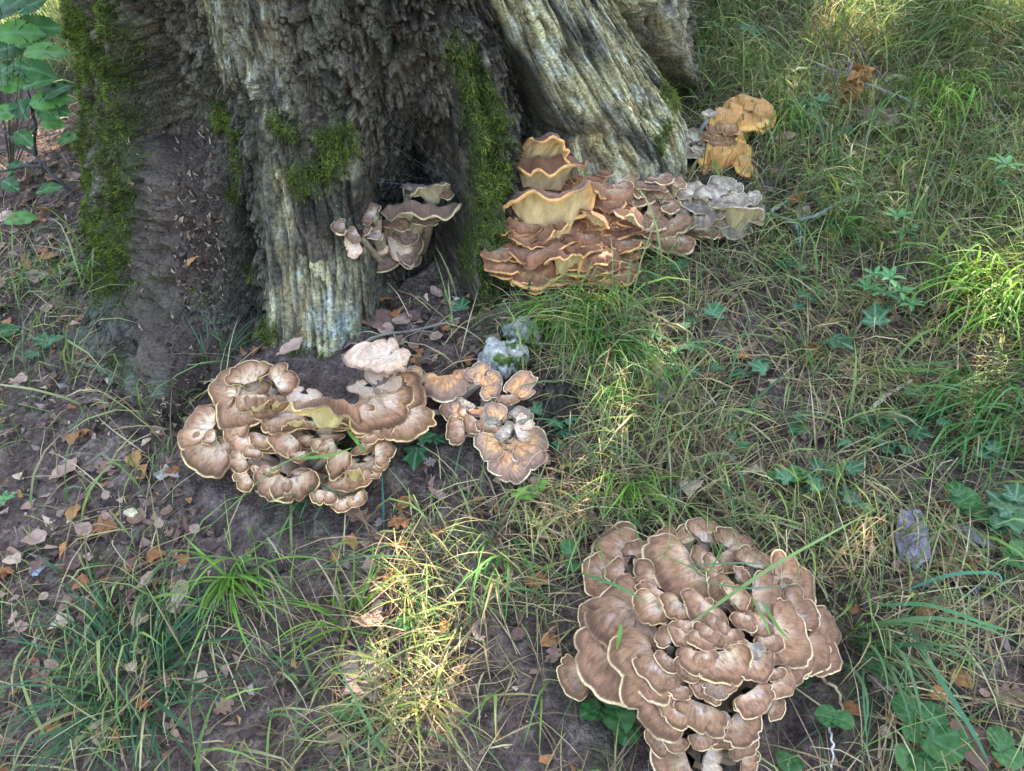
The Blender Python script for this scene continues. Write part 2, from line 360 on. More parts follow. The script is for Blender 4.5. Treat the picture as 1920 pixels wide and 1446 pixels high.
# moss cushions swell the surface
nrm = np.stack([np.sin(PSI), -np.cos(PSI), np.zeros_like(PSI)], -1).reshape(-1, 3)
TV = TV + nrm * (mossm * (0.016 + 0.010 * fbm(TV[:, 0] * 30, TV[:, 1] * 30, TV[:, 2] * 30, oct=2, seed=91)))[:, None]
trunk = empty('tree_trunk', (TC[0], TC[1], float(G(*TC))))
tag(trunk, 'huge old mossy tree trunk with weathered root buttresses and a dark hollow', 'tree trunk')
T_OFF = np.array(trunk.location)
grain = np.stack([GG * 1.05, np.zeros_like(GG), ZZ * (.5 - .38 * sstep(.2, .8, wood))], -1).reshape(-1, 3)
obj('trunk', make_mesh('trunk', TV - T_OFF, TF, tcol, grain), M_bark, trunk)

hp = np.where(rng.uniform(size=len(TV)) < hump.reshape(-1) * .24)[0]; n = len(hp)
P = TV[hp] + nrm[hp] * .003; a_ = rng.uniform(0, 6.283, n); e1_ = np.cross(nrm[hp], [0, 0, 1.0]); e2_ = np.array([[0, 0, 1.0]]) + 0 * e1_
d = e1_ * np.cos(a_)[:, None] + e2_ * np.sin(a_)[:, None]; e = -e1_ * np.sin(a_)[:, None] + e2_ * np.cos(a_)[:, None]; L_ = rng.gamma(2, .004, n).clip(.002, .018)[:, None]; w_ = L_ * rng.uniform(.15, .5, n)[:, None]
V = np.stack([P - d * L_, P + e * w_ + nrm[hp] * .002, P + d * L_, P - e * w_ + nrm[hp] * .003], 1).reshape(-1, 3) - T_OFF
C = np.array([lin(128, 106, 90), lin(96, 78, 68), lin(70, 58, 52), lin(168, 146, 124)])[rng.integers(0, 4, n)].repeat(4, 0)
tag(obj('humus_crumbs', make_mesh('humus_crumbs', V, np.arange(4 * n).reshape(-1, 4), C, smooth=False), M_ground, trunk), kind='stuff')
# moss fibres, patch by patch
def fibres(P, Nn, n, length, width, c0, c1, spread=.7):
    i = rng.integers(0, len(P), n); p = P[i] + rng.normal(0, .003, (n, 3)); d = Nn[i] + rng.normal(0, spread, (n, 3)) + np.array([0, 0, -.15])
    d /= np.linalg.norm(d, axis=1)[:, None]; s = np.cross(d, rng.normal(size=(n, 3))); s /= np.linalg.norm(s, axis=1)[:, None] + 1e-9
    L = (length * rng.uniform(.5, 1.3, n))[:, None]; w = (width * rng.uniform(.7, 1.3, n))[:, None]
    V = np.stack([p - s * w, p + s * w, p + d * L + rng.normal(0, .0015, (n, 3))], 1).reshape(-1, 3)
    q = rng.uniform(0, 1, n)[:, None]; cl = fbm(p[:, 0] * 25, p[:, 1] * 25, p[:, 2] * 25, oct=2, seed=95)[:, None]
    cc = c0 * (1 - q) + c1 * q; cc = cc * (1 + .65 * cl)
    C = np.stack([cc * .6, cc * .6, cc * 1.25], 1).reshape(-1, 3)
    return V, np.arange(3 * n).reshape(-1, 3), C
dense_pick = np.where(rng.uniform(size=len(TV)) < mossm * 1.0)[0]
dense_pick = dense_pick[mossm[dense_pick] > .05]
patch_id = np.zeros(len(dense_pick), int); PD = TV[dense_pick]
cent = np.array([np.mean([on_trunk(*p) for p in pl], axis=0) for pl, _, _ in MOSS])
groups = [[0, 1, 2, 3, 4, 5, 6, 7], [8, 9], [10], [11, 12], [13, 14, 15, 16], [17, 18], [19], [20], [21, 22, 23, 24, 25]]
near = np.argmin(np.linalg.norm(PD[:, None, :] - cent[None], axis=2), axis=1)
for gi in groups:
    s_ = np.isin(near, gi)
    if s_.sum() < 20: continue
    n = int(min(s_.sum() * 3.6, 60000))
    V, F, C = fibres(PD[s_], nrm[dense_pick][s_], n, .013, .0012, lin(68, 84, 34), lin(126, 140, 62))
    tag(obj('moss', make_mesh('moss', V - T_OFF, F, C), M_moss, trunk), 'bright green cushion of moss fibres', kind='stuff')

# ------------------------------------------------------------------ ground sheet
def axis(n, half, c, fine, far):
    u = np.linspace(-1, 1, n); return c + fine * u + (far - fine) * np.sign(u) * np.abs(u)**9
gx = axis(420, 0, 0.1, 3.0, 60); gy = axis(420, 0, 2.0, 2.9, 60)
GX, GY = np.meshgrid(gx, gy, indexing='ij')
nearw = np.exp(-((GX / 4)**2 + ((GY - 2) / 4)**2))
rough_ = fbm(GX * 18, GY * 18, oct=4, seed=101); clod = fbm(GX * 45, GY * 45, oct=3, seed=103)
GZ = G(GX, GY) + nearw * (0.010 * rough_ + 0.006 * clod) - 0.004
def Gd(x, y): return G(x, y) + np.exp(-((x / 4)**2 + ((y - 2) / 4)**2)) * (.010 * fbm(x * 18, y * 18, oct=4, seed=101) + .006 * fbm(x * 45, y * 45, oct=3, seed=103)) - .004
a1 = np.clip(.5 + .5 * rough_, 0, 1); a2 = np.clip(.5 + .5 * clod, 0, 1); a3 = np.clip(.5 + .5 * fbm(GX * 3, GY * 3, oct=3, seed=107), 0, 1)
gcolr = mix(lin(54, 44, 40), lin(116, 96, 86), np.clip(.5 * a1 + .5 * a2, 0, 1))
gcolr = mix(gcolr, lin(128, 112, 100), sstep(.66, .85, a2) * .6)
gcolr = mix(gcolr, lin(60, 70, 36), sstep(.58, .75, a3) * sstep(.4, .7, a1) * .55)
GV = np.stack([GX, GY, GZ], -1).reshape(-1, 3)
go = obj('ground', make_mesh('ground', GV, grid_faces(len(gx), len(gy)), gcolr.reshape(-1, 3)), M_ground)
tag(go, 'dark humus soil of the sloping woodland floor', 'ground', kind='structure')

# ------------------------------------------------------------------ bracket fungi: fan-shaped caps on branching stems
PAL = {   # centre, middle, dark band, rim, underside
    'brown': (lin(202, 164, 130), lin(156, 113, 82), lin(104, 70, 50), lin(228, 192, 144), lin(214, 196, 150)),
    'tan':   (lin(222, 184, 146), lin(172, 124, 88), lin(100, 66, 46), lin(236, 194, 130), lin(222, 196, 134)),
    'amber': (lin(204, 162, 122), lin(166, 114, 80), lin(112, 70, 48), lin(240, 176, 106), lin(224, 190, 136)),
    'rust':  (lin(222, 160, 108), lin(176, 134, 108), lin(138, 104, 84), lin(236, 206, 166), lin(220, 200, 150)),
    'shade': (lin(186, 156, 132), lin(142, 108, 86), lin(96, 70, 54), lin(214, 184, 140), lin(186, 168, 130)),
    'orange': (lin(206, 150, 92), lin(204, 144, 84), lin(230, 164, 90), lin(242, 182, 100), lin(226, 200, 132)),
    'grey':  (lin(208, 190, 164), lin(178, 156, 130), lin(136, 112, 92), lin(212, 190, 158), lin(204, 180, 134)),
    'pale':  (lin(226, 194, 166), lin(222, 184, 152), lin(206, 164, 132), lin(128, 98, 82), lin(228, 204, 172)),
}
def cap_mesh(Lc, W, pal, seed, thick=1.0, curl=.10, wave=.06, dep=.12, nphi=42, ns=15, span=None, mould=.35, wedge=.34, basew=.13, split=False):
    r = np.random.default_rng(seed); al = span if span else r.uniform(1.35, 1.85)
    f = np.linspace(-1, 1, nphi); phi = f * al
    rho = 0.30 + 0.70 * np.cos(f * math.pi / 2)**0.42
    lob = sum(a * np.sin(k * phi + r.uniform(0, 6.28)) for k, a in ((2, .06), (3.2, .06), (5.1, .045), (8.3, .025), (14, .014), (23, .007)))
    notch = 0
    for _ in range(r.integers(1, 4)):
        c = r.uniform(-.8, .8); notch = notch + r.uniform(.03, .20) * np.exp(-((f - c) / .04)**2)
    rho = rho * (1 + lob - notch)
    s = 1 - (1 - np.linspace(0, 1, ns))**1.9
    x = np.outer(rho * np.cos(phi), s); y = np.outer(rho * np.sin(phi), s)
    off = 0.12
    kx = Lc / (x[:, -1].max() + off); ky = W / (y[:, -1].max() - y[:, -1].min())
    x = (x + off) * kx; y = (y - .5 * (y[:, -1].max() + y[:, -1].min())) * ky
    y = y + (1 - s)[None] * basew * W * f[:, None] * 1.0
    sz = math.sqrt(Lc * W); FF = np.repeat(phi[:, None], ns, 1); SS = np.repeat(s[None], nphi, 0)
    p1, p2, p3 = r.uniform(0, 6.28, 3)
    wv = np.sin(3.1 * FF + p1) + .6 * np.sin(5.3 * FF + p2) + .5 * np.sin(9.1 * FF + p3) + .3 * np.sin(15 * FF + p1)
    cl = curl * (1 + .6 * np.sin(2.3 * FF + p2))
    z = -dep * sz * (1 - SS)**1.6 - cl * sz * sstep(.70, 1.0, SS)**1.5 + wave * sz * SS**2.2 * wv * .6
    z += 0.018 * sz * fbm(x / sz * 5 + seed, y / sz * 5, oct=3, seed=seed % 97)
    z -= 0.035 * sz * np.exp(-((SS - .62) / .10)**2) * np.sin(4 * FF + p3)**2 * .5
    tr = thick * float(np.clip(.032 * sz, .0020, .0055))
    # rim: half circle between top and underside, outward direction from the margin tangent
    ex, ey = x[:, -1], y[:, -1]; tx, ty = np.gradient(ex), np.gradient(ey); q = np.hypot(tx, ty) + 1e-9; ox, oy = ty / q, -tx / q
    ang = np.linspace(0, math.pi, 6)[1:-1]
    rx = ex[:, None] + ox[:, None] * tr * .7 * np.sin(ang)[None]; ry = ey[:, None] + oy[:, None] * tr * .7 * np.sin(ang)[None]
    rz = z[:, -1][:, None] - tr * .5 * (1 - np.cos(ang))[None]
    sb = s[::-1][::2]; ib = np.arange(ns)[::-1][::2]
    bx = x[:, ib] * 1.0; by = y[:, ib]; bz = z[:, ib] - tr - wedge * Lc * ((1 - sb)**1.5)[None]
    X = np.concatenate([x, rx, bx], 1); Y = np.concatenate([y, ry, by], 1); Z = np.concatenate([z, rz, bz], 1)
    nv = X.shape[1]
    # colours
    c0, c1, c2, c3, c4 = PAL[pal]
    wob = .05 * np.sin(4 * FF + p1) + .06 * fbm(x / sz * 6, y / sz * 6, oct=2, seed=3 + seed % 89)
    jit = r.uniform(.80, 1.14)
    top = mix(np.broadcast_to(c0, FF.shape + (3,)), c1, sstep(.15, .58, SS + wob) if pal in ('brown', 'shade', 'grey') else sstep(.28, .78, SS + wob)); dkv = r.uniform(.55, 1.0)
    top = mix(top, c2, dkv * sstep(.76, .95, SS + wob * .8)) * jit
    md = sstep(.62, .85, .5 + .5 * fbm(x / sz * 4 + 9, y / sz * 4, oct=4, seed=11 + seed % 83)) * sstep(.75, .3, SS) * mould
    top = mix(top, lin(214, 200, 190), md)
    zone = .5 + .5 * np.sin(SS * 17 + 2 * wob * 20 + p2); top = top * (1 - .13 * zone * sstep(.3, .6, SS))[..., None]
    sp = sstep(.66, .80, .5 + .5 * fbm(x * 160, y * 160, oct=3, seed=9 + seed % 61)); top = mix(top, np.asarray(c2) * .75, sp * .45)
    if pal == 'rust':
        cr = sstep(.50, .68, .5 + .5 * fbm(x / sz * 12, y / sz * 12, oct=3, seed=seed % 71)) * sstep(.8, .4, SS); top = mix(top, lin(232, 176, 112), cr * .8)
        cr = sstep(.60, .74, .5 + .5 * fbm(x / sz * 22, y / sz * 22, oct=3, seed=5 + seed % 71)) * sstep(.8, .4, SS); top = mix(top, lin(168, 96, 58), cr * .7)
    if pal == 'grey':
        cr = sstep(.45, .7, .5 + .6 * fbm(x / sz * 8, y / sz * 8, oct=4, seed=seed % 71)); top = mix(top, lin(112, 96, 90), cr * .7)
    edge = sstep(.970, .992, SS) * np.clip(.62 + .75 * fbm(FF * 2.2 + seed, FF * 0, oct=3, seed=7), .12, 1); top = mix(top, c3, edge)
    rn = np.clip(.62 + .75 * fbm(phi * 2.2 + seed, phi * 0, oct=3, seed=7), .12, 1)[:, None]
    rim = mix(np.broadcast_to(c2, rx.shape + (3,)) * 1.15, c3, np.repeat(rn, rx.shape[1], 1))
    bot = mix(np.broadcast_to(c3, bx.shape + (3,)), c4, sstep(1.0, .90, np.repeat(sb[None], nphi, 0))); bot = bot * (1 - .12 * (1 - np.repeat(sb[None], nphi, 0))[..., None])
    C = np.concatenate([top, rim, bot], 1)
    fan = np.stack([np.repeat(phi[:, None], nv, 1) * 9, np.concatenate([SS, np.ones_like(rx), np.repeat(sb[None], nphi, 0)], 1) * 2.2, np.full(X.shape, seed % 50)], -1)
    fan[..., 0] *= np.clip(fan[..., 1:2][..., 0], .4, 2.2)
    fan[:, ns + 4:, 0] *= .35
    P3 = np.stack([X, Y, Z], -1); k = ns + 4
    def sub(nm, a, b): return make_mesh(nm, P3[:, a:b].reshape(-1, 3), grid_faces(nphi, b - a), C[:, a:b].reshape(-1, 3), fan[:, a:b].reshape(-1, 3))
    return (sub('cap', 0, k + 1), sub('pore_surface', k, nv)) if split else (sub('cap', 0, nv), None)

def tube(pts, rad, sides=8, col=(.2, .15, .1), seed=0, rough=.12, cap=True):
    P = np.asarray(pts, float); n = len(P); rad = np.broadcast_to(np.asarray(rad, float), (n,))
    T = np.gradient(P, axis=0); T /= np.linalg.norm(T, axis=1)[:, None] + 1e-9
    ref = np.array([0.31, 0.2, 0.93]); A = np.cross(T, ref); A /= np.linalg.norm(A, axis=1)[:, None] + 1e-9; B = np.cross(T, A)
    th = np.linspace(0, 2 * math.pi, sides, endpoint=False)
    jit = 1 + rough * vnoise(np.arange(n)[:, None] * .9 + 0 * th, np.cos(th)[None] * 1.5 + 0 * P[:, :1], np.sin(th)[None] * 1.5 + 0 * P[:, :1] + seed, seed)
    V = P[:, None] + (rad[:, None] * jit)[..., None] * (np.cos(th)[None, :, None] * A[:, None] + np.sin(th)[None, :, None] * B[:, None])
    F = grid_faces(n, sides).reshape(n - 1, sides - 1, 4); i = np.arange(n - 1)
    last = np.stack([i * sides + sides - 1, (i + 1) * sides + sides - 1, (i + 1) * sides, i * sides], -1)
    F = np.concatenate([F.reshape(-1, 4), last]); V = V.reshape(-1, 3)
    if cap:
        V = np.concatenate([V, P[:1], P[-1:]]); k = len(V); j = np.arange(sides); j2 = (j + 1) % sides
        F = np.concatenate([F, np.stack([j2, j, np.full(sides, k - 2), np.full(sides, k - 2)], -1), np.stack([(n - 1) * sides + j, (n - 1) * sides + j2, np.full(sides, k - 1), np.full(sides, k - 1)], -1)])
    C = np.broadcast_to(np.asarray(col, float), (len(V), 3)).copy()
    C *= (1 + .25 * vnoise(V[:, 0] * 60, V[:, 1] * 60, V[:, 2] * 60, seed))[:, None]
    return V, F, C
def smooth_path(pts, n=16, wob=0.0, seed=0):
    P = np.asarray(pts, float); t = np.linspace(0, 1, len(P)); u = np.linspace(0, 1, n)
    out = []
    for k in range(3):
        q = np.interp(u, t, P[:, k])
        if len(P) > 2 and n > 6:
            for _ in range(2): q[1:-1] = .25 * q[:-2] + .5 * q[1:-1] + .25 * q[2:]
        out.append(q)
    Q = np.stack(out, -1)
    if wob: Q[1:-1] += wob * np.stack([vnoise(u * 9 + 7 * k, u * 0 + seed + k, seed=seed + k) for k in range(3)], -1)[1:-1]
    return Q

FOOT = []        # ground kept free of grass under each fungus
UP = np.array([0, 0, 1.0])
def fungus(label, caps, hfun, roots, stemcol, seed0, nfun=None, group=None, defpal='brown', stem_r=.016, ws=1.12, core=(), lf=.62, dthick=1.0):
    """caps: (base px, base py, tip px, tip py, width px, palette, (nx, ny) of the cap's facing, options)"""
    loc = at(*roots[0]); root = empty('bracket_fungus', loc); tag(root, label, 'fungus', group)
    rp = [at(x, y, -.02) for x, y in roots]; stem = Acc()
    for i, c in enumerate(caps):
        bx, by, tx, ty, w = c[:5]; pal = c[5] if len(c) > 5 and c[5] else defpal; nn = c[6] if len(c) > 6 and c[6] else None
        opt = c[7] if len(c) > 7 else {}
        B = at(bx, by, hfun(bx, by) + opt.get('lift', 0)) if not opt.get('trunk') else on_trunk(bx, by) - ray(bx, by) * .03; n = np.array(nn + (0,), float) if nn else nfun(bx, by, tx, ty)
        n[2] = math.sqrt(max(1 - n[0]**2 - n[1]**2, .03)); n /= np.linalg.norm(n)
        d = ray(tx, ty); den = d @ n
        if abs(den) < .10: den = .10 if den > 0 else -.10
        T = CAM + d * ((B - CAM) @ n / den); v = T - B; Ln = np.linalg.norm(v)
        dpx = math.hypot(tx - bx, ty - by) * pxm(B); Ln2 = float(np.clip(Ln, dpx * .8, dpx * 2.1, ))
        X = v / Ln; Z = n - (n @ X) * X; Z /= np.linalg.norm(Z); Y = np.cross(Z, X)
        fv = np.array([0, math.cos(PITCH), -math.sin(PITCH)]); vis = np.linalg.norm(Y - (Y @ fv) * fv)
        W = ws * w * pxm(B) / max(vis, .55)
        kw = {k: v_ for k, v_ in opt.items() if k not in ('lift', 'trunk')}
        kw.setdefault('thick', dthick)
        Ln3 = Ln2 if 'span' in kw else max(Ln2, (lf if n[1] <= .5 else .5) * W); B = B + X * (Ln2 - Ln3); Ln2 = Ln3
        if n[1] > .5: kw = {**dict(basew=.15, wedge=.16, dep=.26, wave=.13, curl=.22), **kw}
        me, me2 = cap_mesh(Ln2, W, pal, seed0 + i * 13, split=n[1] > .4, **kw)
        o = obj('cap', me, M_cap, root)
        if me2: obj('pore_surface', me2, M_cap, o)['label'] = 'cream pored underside'
        if pal != defpal: o['label'] = {'pale': 'pale torn cap', 'grey': 'grey withered cap', 'rust': 'cap with crumbling orange patches', 'orange': 'thick orange cap', 'tan': 'light tan cap', 'brown': 'plain brown cap', 'amber': 'orange-rimmed brown cap', 'shade': 'dull brown cap'}[pal]
        from mathutils import Matrix
        m = Matrix(((X[0], Y[0], Z[0], B[0] - loc[0]), (X[1], Y[1], Z[1], B[1] - loc[1]), (X[2], Y[2], Z[2], B[2] - loc[2]), (0, 0, 0, 1)))
        o.matrix_local = m
        k = int(np.argmin([np.linalg.norm(r_ - B) for r_ in rp])); e = rp[k] + rng.normal(0, .012, 3)
        b0 = B + X * .14 * Ln2 - Z * (.16 * Ln2 + .010); mid = .5 * (b0 + e) + np.array([0, 0, -.01]) + rng.normal(0, .006, 3)
        rr = float(np.clip(.13 * W, .006, stem_r))
        stem.add(*tube(smooth_path([b0, mid, e], 8), np.linspace(rr * 1.1, rr * 1.9, 8), 8, stemcol, seed0 + i, .35))
    for (cx_, cy_, ch_, r3) in core:
        th_, ph_ = np.meshgrid(np.linspace(0, 2 * math.pi, 40, endpoint=False), np.linspace(.02, math.pi - .02, 22), indexing='ij')
        U = np.stack([np.cos(th_) * np.sin(ph_), np.sin(th_) * np.sin(ph_), np.cos(ph_)], -1).reshape(-1, 3)
        dd = 1 + .25 * fbm(U[:, 0] * 2.4 + seed0, U[:, 1] * 2.4, U[:, 2] * 2.4, oct=3, seed=seed0 % 91); Vc = at(cx_, cy_, ch_) + U * dd[:, None] * np.asarray(r3)
        stem.add(Vc, grid_faces(40, 22, True), np.broadcast_to(stemcol, Vc.shape) * (.85 + .3 * dd[:, None] - .3))
    V = np.concatenate(stem.V); F = np.concatenate(stem.F); C = np.concatenate(stem.C)
    obj('stem', make_mesh('stem', V - loc, F, C), M_stem, root)
    return root
def zl(ox, oy, s, L):
    return [(ox + c[0] / s, oy + c[1] / s, ox + c[2] / s, oy + c[3] / s, c[4] / s) + tuple(c[5:]) for c in L]
bk = lambda a=.75: (0.0, a)          # facing away: the pale underside shows

# rosette on the slope, foreground
A = zl(1020, 940, 2.858, [
 (400,290,250,230,300), (330,400,205,400,200), (440,380,330,355,110), (500,290,480,200,130), (740,340,600,400,320), (600,330,500,370,130),
 (500,570,280,560,260), (640,520,500,610,160,'tan'), (480,640,350,790,400), (400,700,270,800,300), (300,640,185,650,140), (300,720,165,740,150),
 (400,830,240,990,380), (220,900,90,985,170), (290,600,215,580,90), (580,850,440,960,320), (640,860,570,1000,230), (680,830,640,900,120),
 (720,990,690,1050,130), (640,1020,600,1095,150), (620,1060,470,1150,320), (740,1080,680,1200,180), (850,1090,820,1230,240), (850,1230,870,1335,130),
 (640,1260,570,1320,130), (710,1270,700,1350,120), (760,1380,590,1430,280), (850,1380,970,1430,150,'pale'), (830,780,830,935,190), (800,860,740,950,130),
 (930,800,1000,990,300,'tan'), (1020,730,1025,810,130), (990,670,940,700,90), (740,540,670,620,170,'tan'), (850,580,800,640,220), (770,640,820,710,110),
 (750,620,745,745,80), (840,510,865,590,100), (1060,450,950,560,220), (680,230,610,150,130), (790,220,720,130,150), (870,220,880,85,190),
 (1000,250,1030,145,190), (1110,350,1130,240,170), (1000,260,1080,350,200), (1190,380,1240,290,100), (1220,400,1300,340,100), (1260,480,1490,450,330),
 (1290,490,1350,430,100), (1130,500,1280,520,200), (1310,580,1460,540,180), (1220,680,1440,710,260), (1450,680,1575,650,160), (1420,760,1575,740,240),
 (1380,780,1540,890,220), (1330,850,1400,965,220), (1270,770,1290,885,220), (1200,720,1230,810,140,None,None,{'thick':1.8}), (1130,850,1200,960,190), (1240,900,1260,960,100),
 (1240,940,1340,1030,150), (1100,1000,1190,1130,190), (1220,1090,1290,1140,110), (1010,1130,1150,1280,210), (1050,1050,1045,1125,50), (1040,1270,1120,1370,150),
 (1060,1370,1150,1420,110), (1080,590,1070,690,120), (1050,400,1100,380,90), (950,410,875,420,80), (940,310,865,350,90),
 (620,470,560,560,180), (1240,640,1160,760,240,'brown'), (700,740,640,660,150), (930,940,960,1060,150,'shade'), (560,420,470,430,170),
 (900,300,800,330,130), (700,300,640,230,130), (1000,520,1080,470,140,'tan'),
 (900,690,860,760,150), (980,700,1000,780,150), (860,720,840,790,140), (760,700,720,770,140), (900,860,880,930,170), (950,640,900,700,130), (1100,760,1090,840,150,'grey'), (960,960,950,1020,140), (880,1000,840,1060,150), (900,1140,930,1230,150,'grey'), (960,1240,980,1330,150,'tan'), (1180,620,1120,700,140)])
def hA(x, y):
    r = math.hypot((x - 1312) / 250, (y - 1200) / 235); return .055 + .125 * max(0, 1 - r * r)
def nA(bx, by, tx, ty):
    return np.array([.16 * np.clip((bx - 1312) / 250, -1, 1), -.30 - .12 * np.clip((by - 1200) / 230, -1, 1), 0])
fungus('large rosette of overlapping brown fan caps on the grassy slope, away from the trunk', A, hA, [(1300, 1225), (1350, 1300), (1240, 1180), (1400, 1190), (1330, 1400), (1240, 1330)], lin(150, 126, 104), 1000, nA, stem_r=.014, ws=1.2, lf=.57, core=[(1310, 1235, .0, (.16, .13, .09))])

# cluster at the foot of the left buttress
PS = {'span': 3.0, 'lift': -.012, 'mould': .4, 'dep': .08, 'wave': .12}
DSC = {'span': 3.0, 'lift': -.018, 'mould': .5, 'dep': .05}
B_ = zl(310, 640, 4.52, [
 (640,400,365,380,330), (720,340,680,145,340), (920,340,1090,250,260), (600,440,470,430,120), (680,520,640,715,420), (760,430,720,590,270), (770,490,760,595,180),
 (790,480,790,345,200,'tan',bk(.7)), (940,480,950,380,130,'tan',bk(.7)), (880,530,920,630,260), (600,660,450,740,280), (400,740,150,680,340), (430,800,310,810,110),
 (400,900,190,1060,420), (660,800,570,910,250), (820,800,760,895,190), (1010,650,1000,755,320,None,(0,-.05)), (1040,820,920,920,270), (1130,930,1110,1020,150),
 (680,970,520,1040,200), (760,900,690,990,160), (720,1130,590,1210,170), (960,1100,790,1290,330), (1080,1120,1110,1340,340), (900,1060,870,1145,130), (930,1050,935,1105,80),
 (790,1060,750,1110,90), (1100,660,1090,590,170,'tan',bk(.7)), (1230,660,1225,740,120), (1340,840,1260,930,160),
 (650,370,650,560,440,'tan',None,DSC), (320,820,200,900,330,'tan',None,DSC), (620,830,620,960,380,'tan',None,DSC), (1000,1150,1000,1290,440,'tan',None,DSC), (960,800,960,930,420,'tan',None,DSC), (1000,560,1000,680,420,'pale',None,DSC), (640,1010,560,1090,280,'tan',None,DSC), (1090,500,1060,600,300,'pale',(0,-.5),PS), (1180,430,1150,540,260,'pale',(0,-.5),PS), (1260,560,1220,640,260,'pale',(0,-.5),PS)]) + zl(560, 620, 4.13, [
 (230,560,200,370,430,'tan',bk(.72),{'lift':.03}), (620,500,900,640,480,'tan'), (650,470,890,460,330,'tan'), (270,600,230,680,190), (440,600,430,730,260), (620,660,620,750,260),
 (640,740,660,830,150), (840,720,880,830,360), (540,780,540,880,150), (570,950,755,940,170), (360,890,230,1150,150), (430,1060,430,915,130,'tan',bk(.7)),
 (450,1100,500,1205,200), (570,1090,610,1140,80), (600,1020,660,1070,110), (350,1120,320,1235,170), (210,1220,170,1345,180), (340,1290,350,1400,170), (420,1270,490,1345,140),
 (590,170,500,290,400,'pale',(0,-.12),{'lift':.05,'mould':.2,'thick':1.6}), (640,150,570,80,240,'pale',(0,-.25),{'lift':.05,'mould':.2}), (720,220,850,150,150,'pale',(0,-.3),{'lift':.04,'mould':.2}), (620,420,700,290,260,'pale',(.1,-.55),{'lift':.01,'mould':.2}),
 (250,640,210,560,140,'tan',bk(.6)), (290,870,130,930,130), (540,700,480,640,260,'tan'),
 (620,540,700,720,560,'tan',None,DSC), (300,680,300,760,380,'tan',None,DSC), (470,1010,470,1130,360,'tan',None,DSC), (330,1180,330,1290,300,'tan',None,DSC), (560,840,600,900,300,'tan',None,DSC), (150,820,150,900,340,'tan',None,DSC), (540,420,520,520,280,'pale',(0,-.5),PS)])
def hB(x, y): return .045 + .075 * np.clip((955 - y) / 250, 0, 1) + .02 * np.exp(-((x - 580) / 200)**2)
def nB(bx, by, tx, ty): return np.array([.12 * np.clip((tx - bx) / 60, -1, 1), -.34, 0])
fungus('wide cluster of tan caps with yellow rims at the foot of the pale wooden buttress', B_, hB, [(600, 810), (520, 800), (640, 760), (560, 880), (470, 790), (700, 760), (680, 700)], lin(176, 150, 122), 3000, nB, defpal='tan', stem_r=.014, ws=1.2)

# arm with crumbling orange patches
B2 = zl(740, 650, 5.5625, [
 (300,330,90,330,260), (540,380,560,560,520,'rust'), (580,680,520,740,220,'brown'), (740,830,520,880,250,'brown'), (680,650,560,640,130), (740,680,650,690,120,'tan'),
 (840,770,740,860,230,'brown'), (990,800,930,900,220,'brown'), (1060,980,870,1080,300,'rust'), (1190,1050,1010,1310,330,'rust'), (1230,1030,1440,1330,460,'rust'), (1260,980,1610,1080,350,'rust'),
 (930,300,780,190,220), (900,320,810,320,110), (980,350,1100,280,180,'rust'), (1000,470,900,440,160,'rust'), (1190,500,1450,250,200,'rust'), (1260,520,1440,420,120),
 (1180,520,1190,615,220,'brown'), (1100,780,1000,560,200,'rust'), (1250,760,1400,640,180,'grey'), (1260,820,1440,740,160,'pale'), (1020,830,960,745,160,'grey'), (370,640,320,720,120),
 (1000,380,1080,330,240,'rust'), (1150,880,1080,830,200,'grey'), (760,560,700,640,160,'grey'), (1300,900,1400,860,180,'pale'), (1180,1000,1180,1130,340,'rust',None,DSC), (1050,720,1050,800,260,'pale',None,DSC), (850,640,850,720,260,'rust',None,DSC)])
fungus('smaller arm of caps with crumbling orange patches beside the white stone', B2, lambda x, y: .04 + .03 * np.clip((900 - y) / 220, 0, 1) + .02 * np.exp(-((x - 900) / 90)**2), [(915, 790), (860, 760), (950, 850), (960, 740)], lin(190, 172, 150), 5000, nB, defpal='rust', stem_r=.013, ws=1.2)

# cluster inside the hollow
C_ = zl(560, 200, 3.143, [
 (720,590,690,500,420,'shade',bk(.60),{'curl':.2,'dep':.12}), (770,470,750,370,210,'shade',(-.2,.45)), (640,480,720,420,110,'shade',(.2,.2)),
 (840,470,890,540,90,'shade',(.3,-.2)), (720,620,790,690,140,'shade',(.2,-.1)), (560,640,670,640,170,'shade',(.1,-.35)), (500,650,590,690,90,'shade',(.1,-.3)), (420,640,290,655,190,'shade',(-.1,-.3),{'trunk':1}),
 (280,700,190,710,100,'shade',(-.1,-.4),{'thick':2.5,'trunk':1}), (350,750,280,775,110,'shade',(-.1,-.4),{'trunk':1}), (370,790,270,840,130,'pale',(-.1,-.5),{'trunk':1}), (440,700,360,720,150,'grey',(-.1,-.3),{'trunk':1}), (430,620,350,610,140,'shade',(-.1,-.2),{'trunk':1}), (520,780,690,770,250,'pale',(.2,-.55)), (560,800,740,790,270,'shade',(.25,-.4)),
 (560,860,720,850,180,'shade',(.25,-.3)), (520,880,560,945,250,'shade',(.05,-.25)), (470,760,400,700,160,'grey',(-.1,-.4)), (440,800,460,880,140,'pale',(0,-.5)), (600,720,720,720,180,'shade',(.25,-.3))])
fungus('shaded pair of brown brackets growing inside the dark hollow', C_, lambda x, y: .05 + .26 * np.clip((515 - y) / 210, 0, 1), [(715, 520), (740, 500), (790, 470)], lin(150, 130, 104), 7000, lambda *a: np.array([0, -.3, 0]), defpal='shade', stem_r=.018)

